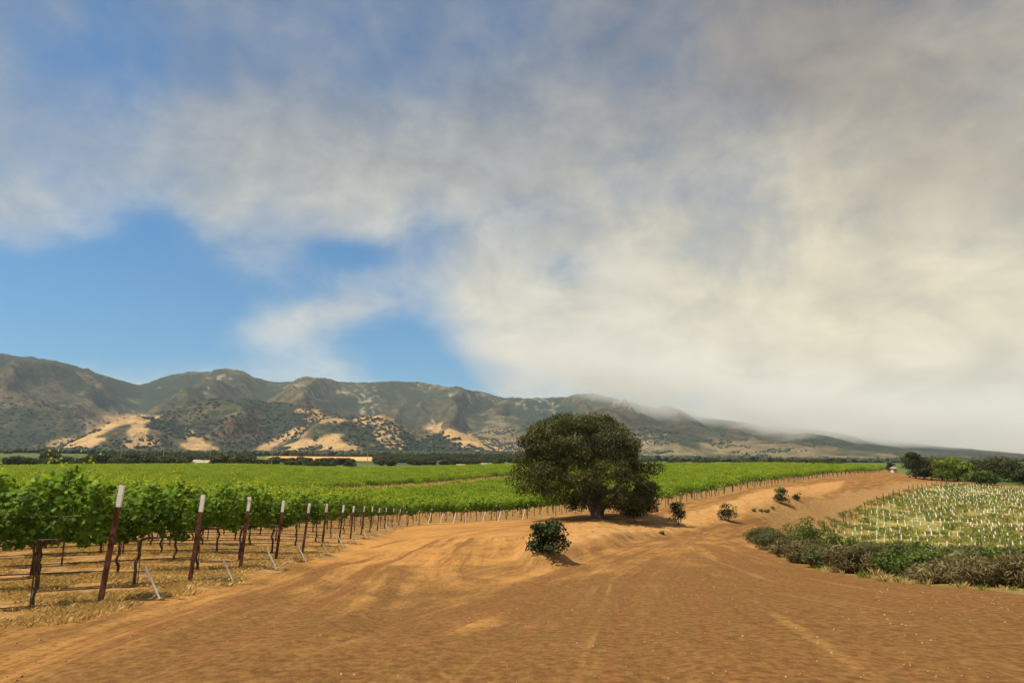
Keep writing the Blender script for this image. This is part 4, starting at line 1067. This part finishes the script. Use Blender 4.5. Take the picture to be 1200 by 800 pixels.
RT = [(1072,534,22,'oak','dark spreading tree, leftmost of the clump at the head of the track',210),(1082,541,14,'oak','low dark tree leaning against the leftmost one of the clump',214),
      (1100,539,26,'oak','dark tree behind the pale green ones in the right clump',232),
      (1103,543,22,'brightleaf','pale yellow green tree, the left of two in the right clump',212),(1120,539,26,'brightleaf','taller pale yellow green tree in the right clump',214),(1133,546,14,'brightleaf','small pale green tree at the right of the two bright ones',210),
      (1145,541,26,'oak','dark tree right of the pale green ones in the clump',222),(1165,539,34,'oak','broad dark tree, tallest at the right of the clump',218),(1185,541,26,'oak','dark tree sloping down to the right edge of the clump',212),
      (1150,555,28,'shrubgreen','low green tree in front of the dark ones in the right clump',196),(1197,552,20,'oak','low dark tree cut by the right edge of the frame',204),(1215,553,22,'oak','dark tree just past the right edge of the frame',204)]
for i, (u, vt, w_, mt, lab, d) in enumerate(RT):
    far_tree('valley_tree', lab, u, d, vt-5, w_*1.15, M[mt], 320+i, 'trees in the clump at the head of the track', 14, leaf=.5)
def house(u, d, w, dp, h, label, rz=.1):
    x, y = G(u, d); z = zat(x, y); o = empty('farm_house', (x, y, z), rz); tag(o, label, 'farm building', 'farm buildings beyond the vineyard')
    mb = MB(); mb.box(-w/2, w/2, -dp/2, dp/2, -1, h); link('wall', mb.mesh('wall', M['wall']), o)
    mb = MB(); e = .4; V = [(-w/2-e,-dp/2-e,h-.05),(w/2+e,-dp/2-e,h-.05),(w/2+e,dp/2+e,h-.05),(-w/2-e,dp/2+e,h-.05),(-w/2-e,0,h+dp*.28),(w/2+e,0,h+dp*.28)]
    mb.add(V, [(0,1,5,4),(2,3,4,5),(0,4,3),(1,2,5),(3,2,1,0)]); link('roof', mb.mesh('roof', M['roof']), o)
    for i in range(3):
        mb = MB(); xx = -w*.32+i*w*.24; mb.box(xx-w*.06, xx+w*.06, -dp/2-.06, -dp/2+.02, h*.35, h*.68); link('window', mb.mesh('window', M['window']), o)
    mb = MB(); mb.box(w*.40-w*.05, w*.40+w*.05, -dp/2-.07, -dp/2+.02, 0, h*.72); link('door', mb.mesh('door', M['rust']), o)
hx = [(237,440,8,6,2.6,'low pale farm building with a tan roof behind the vineyard tree line'),(230,450,3.5,4,3.4,'small white shed beside the low pale farm building'),
      (540,520,6,5,2.2,'small pale house low at the foot of the golden hills'),(570,540,8,6,2.8,'pale farm house just left of the oak beyond the vineyard'),(1047,275,1.3,1.6,1.7,'tiny reddish shed at the right end of the green vineyard')]
for a in hx: house(*a)
for i, (u, d, h) in enumerate(((140,470,15),(190,480,14),(318,470,13),(430,500,11),(245,520,15))):
    x, y = G(u, d); mb = MB(); mb.tube([(0,0,-1),(0,0,h)], [.22,.16], 6); mb.box(-1.2,1.2,-.1,.1,h-1.4,h-1.15)
    o = link('utility_pole', mb.mesh('utility_pole', M['pole']), None, (x, y, zat(x, y)))
    tag(o, ['pale utility pole in front of the left foothill','utility pole above the dark tree line on the left','utility pole at the left end of the golden field','short utility pole right of the golden field','utility pole behind the pale farm building'][i], 'utility pole', 'utility poles beyond the vineyard')
# scrub and trees dotted over the foothills, and the woods at their foot
def lump(seed):
    rs_ = np.random.default_rng(seed); t = (1+5**.5)/2
    V = np.array([(-1,t,0),(1,t,0),(-1,-t,0),(1,-t,0),(0,-1,t),(0,1,t),(0,-1,-t),(0,1,-t),(t,0,-1),(t,0,1),(-t,0,-1),(-t,0,1)])/1.9
    F = [(0,11,5),(0,5,1),(0,1,7),(0,7,10),(0,10,11),(1,5,9),(5,11,4),(11,10,2),(10,7,6),(7,1,8),(3,9,4),(3,4,2),(3,2,6),(3,6,8),(3,8,9),(4,9,5),(2,4,11),(6,2,10),(8,6,7),(9,8,1)]
    Vs, Fs, tn = [], [], []
    for i in range(7):
        c = rs_.normal(size=3)*[.55,.55,.25]+[0,0,.5]; s_ = rs_.uniform(.35,.65); Fs += [tuple(j+len(Vs)*12 for j in f) for f in F]
        Vs.append(V*s_*(1+rs_.normal(size=(12,1))*.16)+c); tn += [rs_.uniform(.1,.5)]*12
    return mesh_np('lump', np.concatenate(Vs), [np.array(Fs)], M['hillscrub'], {'tone': np.array(tn)})
n_ = 42000; th_ = RNG.uniform(R(-39), R(39), n_); r_ = np.exp(RNG.uniform(math.log(1300), math.log(4300), n_))
x, y = r_*np.sin(th_), r_*np.cos(th_)
gq = gul.reshape(nr, nc)[np.clip(np.searchsorted(RR, r_)-1, 0, nr-2), np.clip(np.searchsorted(th_f, th_)-1, 0, 618)]
dens = fbm(x/180, y/180, 121, 4)+.30*(.40-gq)+.34*sm(2650-r_, 0, 400)*(1-.85*sm(th_, .35, .5))-.5*(r_ < 1500)*(th_ < -.42)+.12*sm(-th_, 0, .3); go = gold.reshape(nr, nc)[np.clip(np.searchsorted(RR, r_)-1, 0, nr-2), np.clip(np.searchsorted(th_f, th_)-1, 0, 618)]; k_ = dens-.075*go+RNG.random(n_)*.12 > .63; x, y, r_ = x[k_], y[k_], r_[k_]
p5 = np.array([[a, b, zat(a, b)] for a, b in zip(x, y)]); n_ = len(p5)
s5 = RNG.uniform(2.5, 6.5, n_)*np.clip(1.25-.25*sm(np.hypot(x, y), 2200, 3500), .8, 1.25)
scatter('hillside_scrub', p5, np.stack([s5*1.2, s5*1.2, s5], 1), np.stack([np.zeros(n_), np.zeros(n_), RNG.random(n_)*6.28], 1), [lump(i) for i in range(5)], 'dark scrub oaks dotted over the foothills and massed at their foot', 'scrub')
print('SCRUB', n_, 'straw', len(p1), 'weeds', len(p2), 'tubes', len(inview))

# belt of oaks between the vineyard and the hills
def wood_kind(seed):
    cl_ = crown_clusters(9, 9, 6.5, .2, 16, 2.0, seed=seed); a1, a2, a3 = blobs_cloud(cl_, 26, .5)
    return leaves('wood_tree', a1, a2, .95*(.7+.6*RNG.random(len(a1))), a3*.8, T_QUAD, M['oak'], .7)
n_ = 5200; th_ = RNG.uniform(R(-38), R(30), n_); d_ = RNG.uniform(640, 1700, n_); uu = 600+F_PX*np.tan(th_)/1.017
k_ = ~((uu > 305) & (uu < 445)) & ((fbm(th_*30, d_/90, 140, 3) > .40)) & (RNG.random(n_) < np.where(uu < 150, .0+.6*(d_ > 1350), np.where(uu < 620, 1.0, np.where(uu < 980, .12, .0))))
k_ |= (uu > 325) & (uu < 420) & (d_ < 760) & (RNG.random(n_) < .5)
x, y = (d_*np.tan(th_))[k_], d_[k_]; pw = np.array([[a, b, zat(a, b)-.5] for a, b in zip(x, y)]); n_ = len(pw); sw = RNG.uniform(.7, 1.25, n_)
scatter('woodland', pw, np.stack([sw*1.2, sw*1.2, sw], 1), np.stack([np.zeros(n_), np.zeros(n_), RNG.random(n_)*6.28], 1), [wood_kind(i) for i in range(4)], 'dark belt of oaks along the foot of the hills', 'woodland')
print('WOOD', n_)

# ------------------------------------------------------------------ air: haze over the valley
mb = MB(); mb.box(-12500, 12500, -12500, 12500, -60, 1250)
hz_ = link('haze', mb.mesh('haze', None)); tag(hz_, 'thin pale haze filling the valley air', 'haze', kind='stuff')
hm = bpy.data.materials.new('haze'); hm.use_nodes = True; hm.node_tree.nodes.clear(); g = NG(hm.node_tree)
pv_ = g.n('ShaderNodeVolumePrincipled'); pv_.inputs['Color'].default_value = (.70,.83,1.0,1); pv_.inputs['Density'].default_value = 4.0e-5; pv_.inputs['Anisotropy'].default_value = 0.1
ou = g.n('ShaderNodeOutputMaterial'); g.put(ou.inputs['Volume'], pv_.outputs[0]); hz_.data.materials.append(hm)

# a bank of low cloud lying on the ridge to the right
mb = MB(); CX0, CX1, CY0, CY1, CZ0, CZ1 = -600, 9000, 3300, 5200, 40, 1150
mb.box(CX0, CX1, CY0, CY1, CZ0, CZ1)
fog = link('low_cloud', mb.mesh('low_cloud', None)); tag(fog, 'low pale cloud resting on the right half of the mountain ridge', 'cloud', kind='stuff')
fm = bpy.data.materials.new('low_cloud'); fm.use_nodes = True; fm.node_tree.nodes.clear(); g = NG(fm.node_tree)
pos = g.n('ShaderNodeNewGeometry').outputs['Position']
sx = g.n('ShaderNodeSeparateXYZ'); g.put(sx.inputs[0], pos); px_, py_, pz_ = sx.outputs
nzv = g.noise(g.vm('MULTIPLY', pos, (1, 1, 2.0)), .0016, 5, .58)
cv = g.n('ShaderNodeFloatCurve') if False else None
rp = g.n('ShaderNodeValToRGB')
g.put(rp.inputs[0], g.m('DIVIDE', g.m('ADD', px_, 600), 9600))
def stop(i, p, v):
    e = rp.color_ramp.elements[i] if i < 2 else rp.color_ramp.elements.new(p)
    e.position = p; e.color = (v, v, v, 1)
def xf(x): return (x+600)/9600
stop(0, 0.0, .80); stop(1, 1.0, .10); stop(2, xf(-50), .50); stop(3, xf(600), .44); stop(4, xf(1400), .245); stop(5, xf(2200), .12); stop(6, xf(3300), .065)
basez = g.m('MULTIPLY', rp.outputs[0], 1000)
hh = g.m('SUBTRACT', g.m('ADD', pz_, g.m('MULTIPLY', g.m('SUBTRACT', nzv, .5), 420)), basez)
dn = g.m('MULTIPLY', g.ss(hh, 0, 120), g.ss(hh, 380, 140))
ed = g.m('MULTIPLY', g.m('MULTIPLY', g.ss(px_, CX0, 500), g.ss(px_, CX1, CX1-1500)), g.m('MULTIPLY', g.ss(py_, CY0, CY0+500), g.ss(py_, CY1, CY1-400)))
dn = g.m('MULTIPLY', g.m('MULTIPLY', dn, ed), g.ss(nzv, .30, .60, .25, 1.0))
pv_ = g.n('ShaderNodeVolumePrincipled'); pv_.inputs['Color'].default_value = (.995,.965,.89,1); g.put(pv_.inputs['Density'], g.m('MULTIPLY', dn, .0030)); pv_.inputs['Anisotropy'].default_value = 0.0
ou = g.n('ShaderNodeOutputMaterial'); g.put(ou.inputs['Volume'], pv_.outputs[0]); fog.data.materials.append(fm)
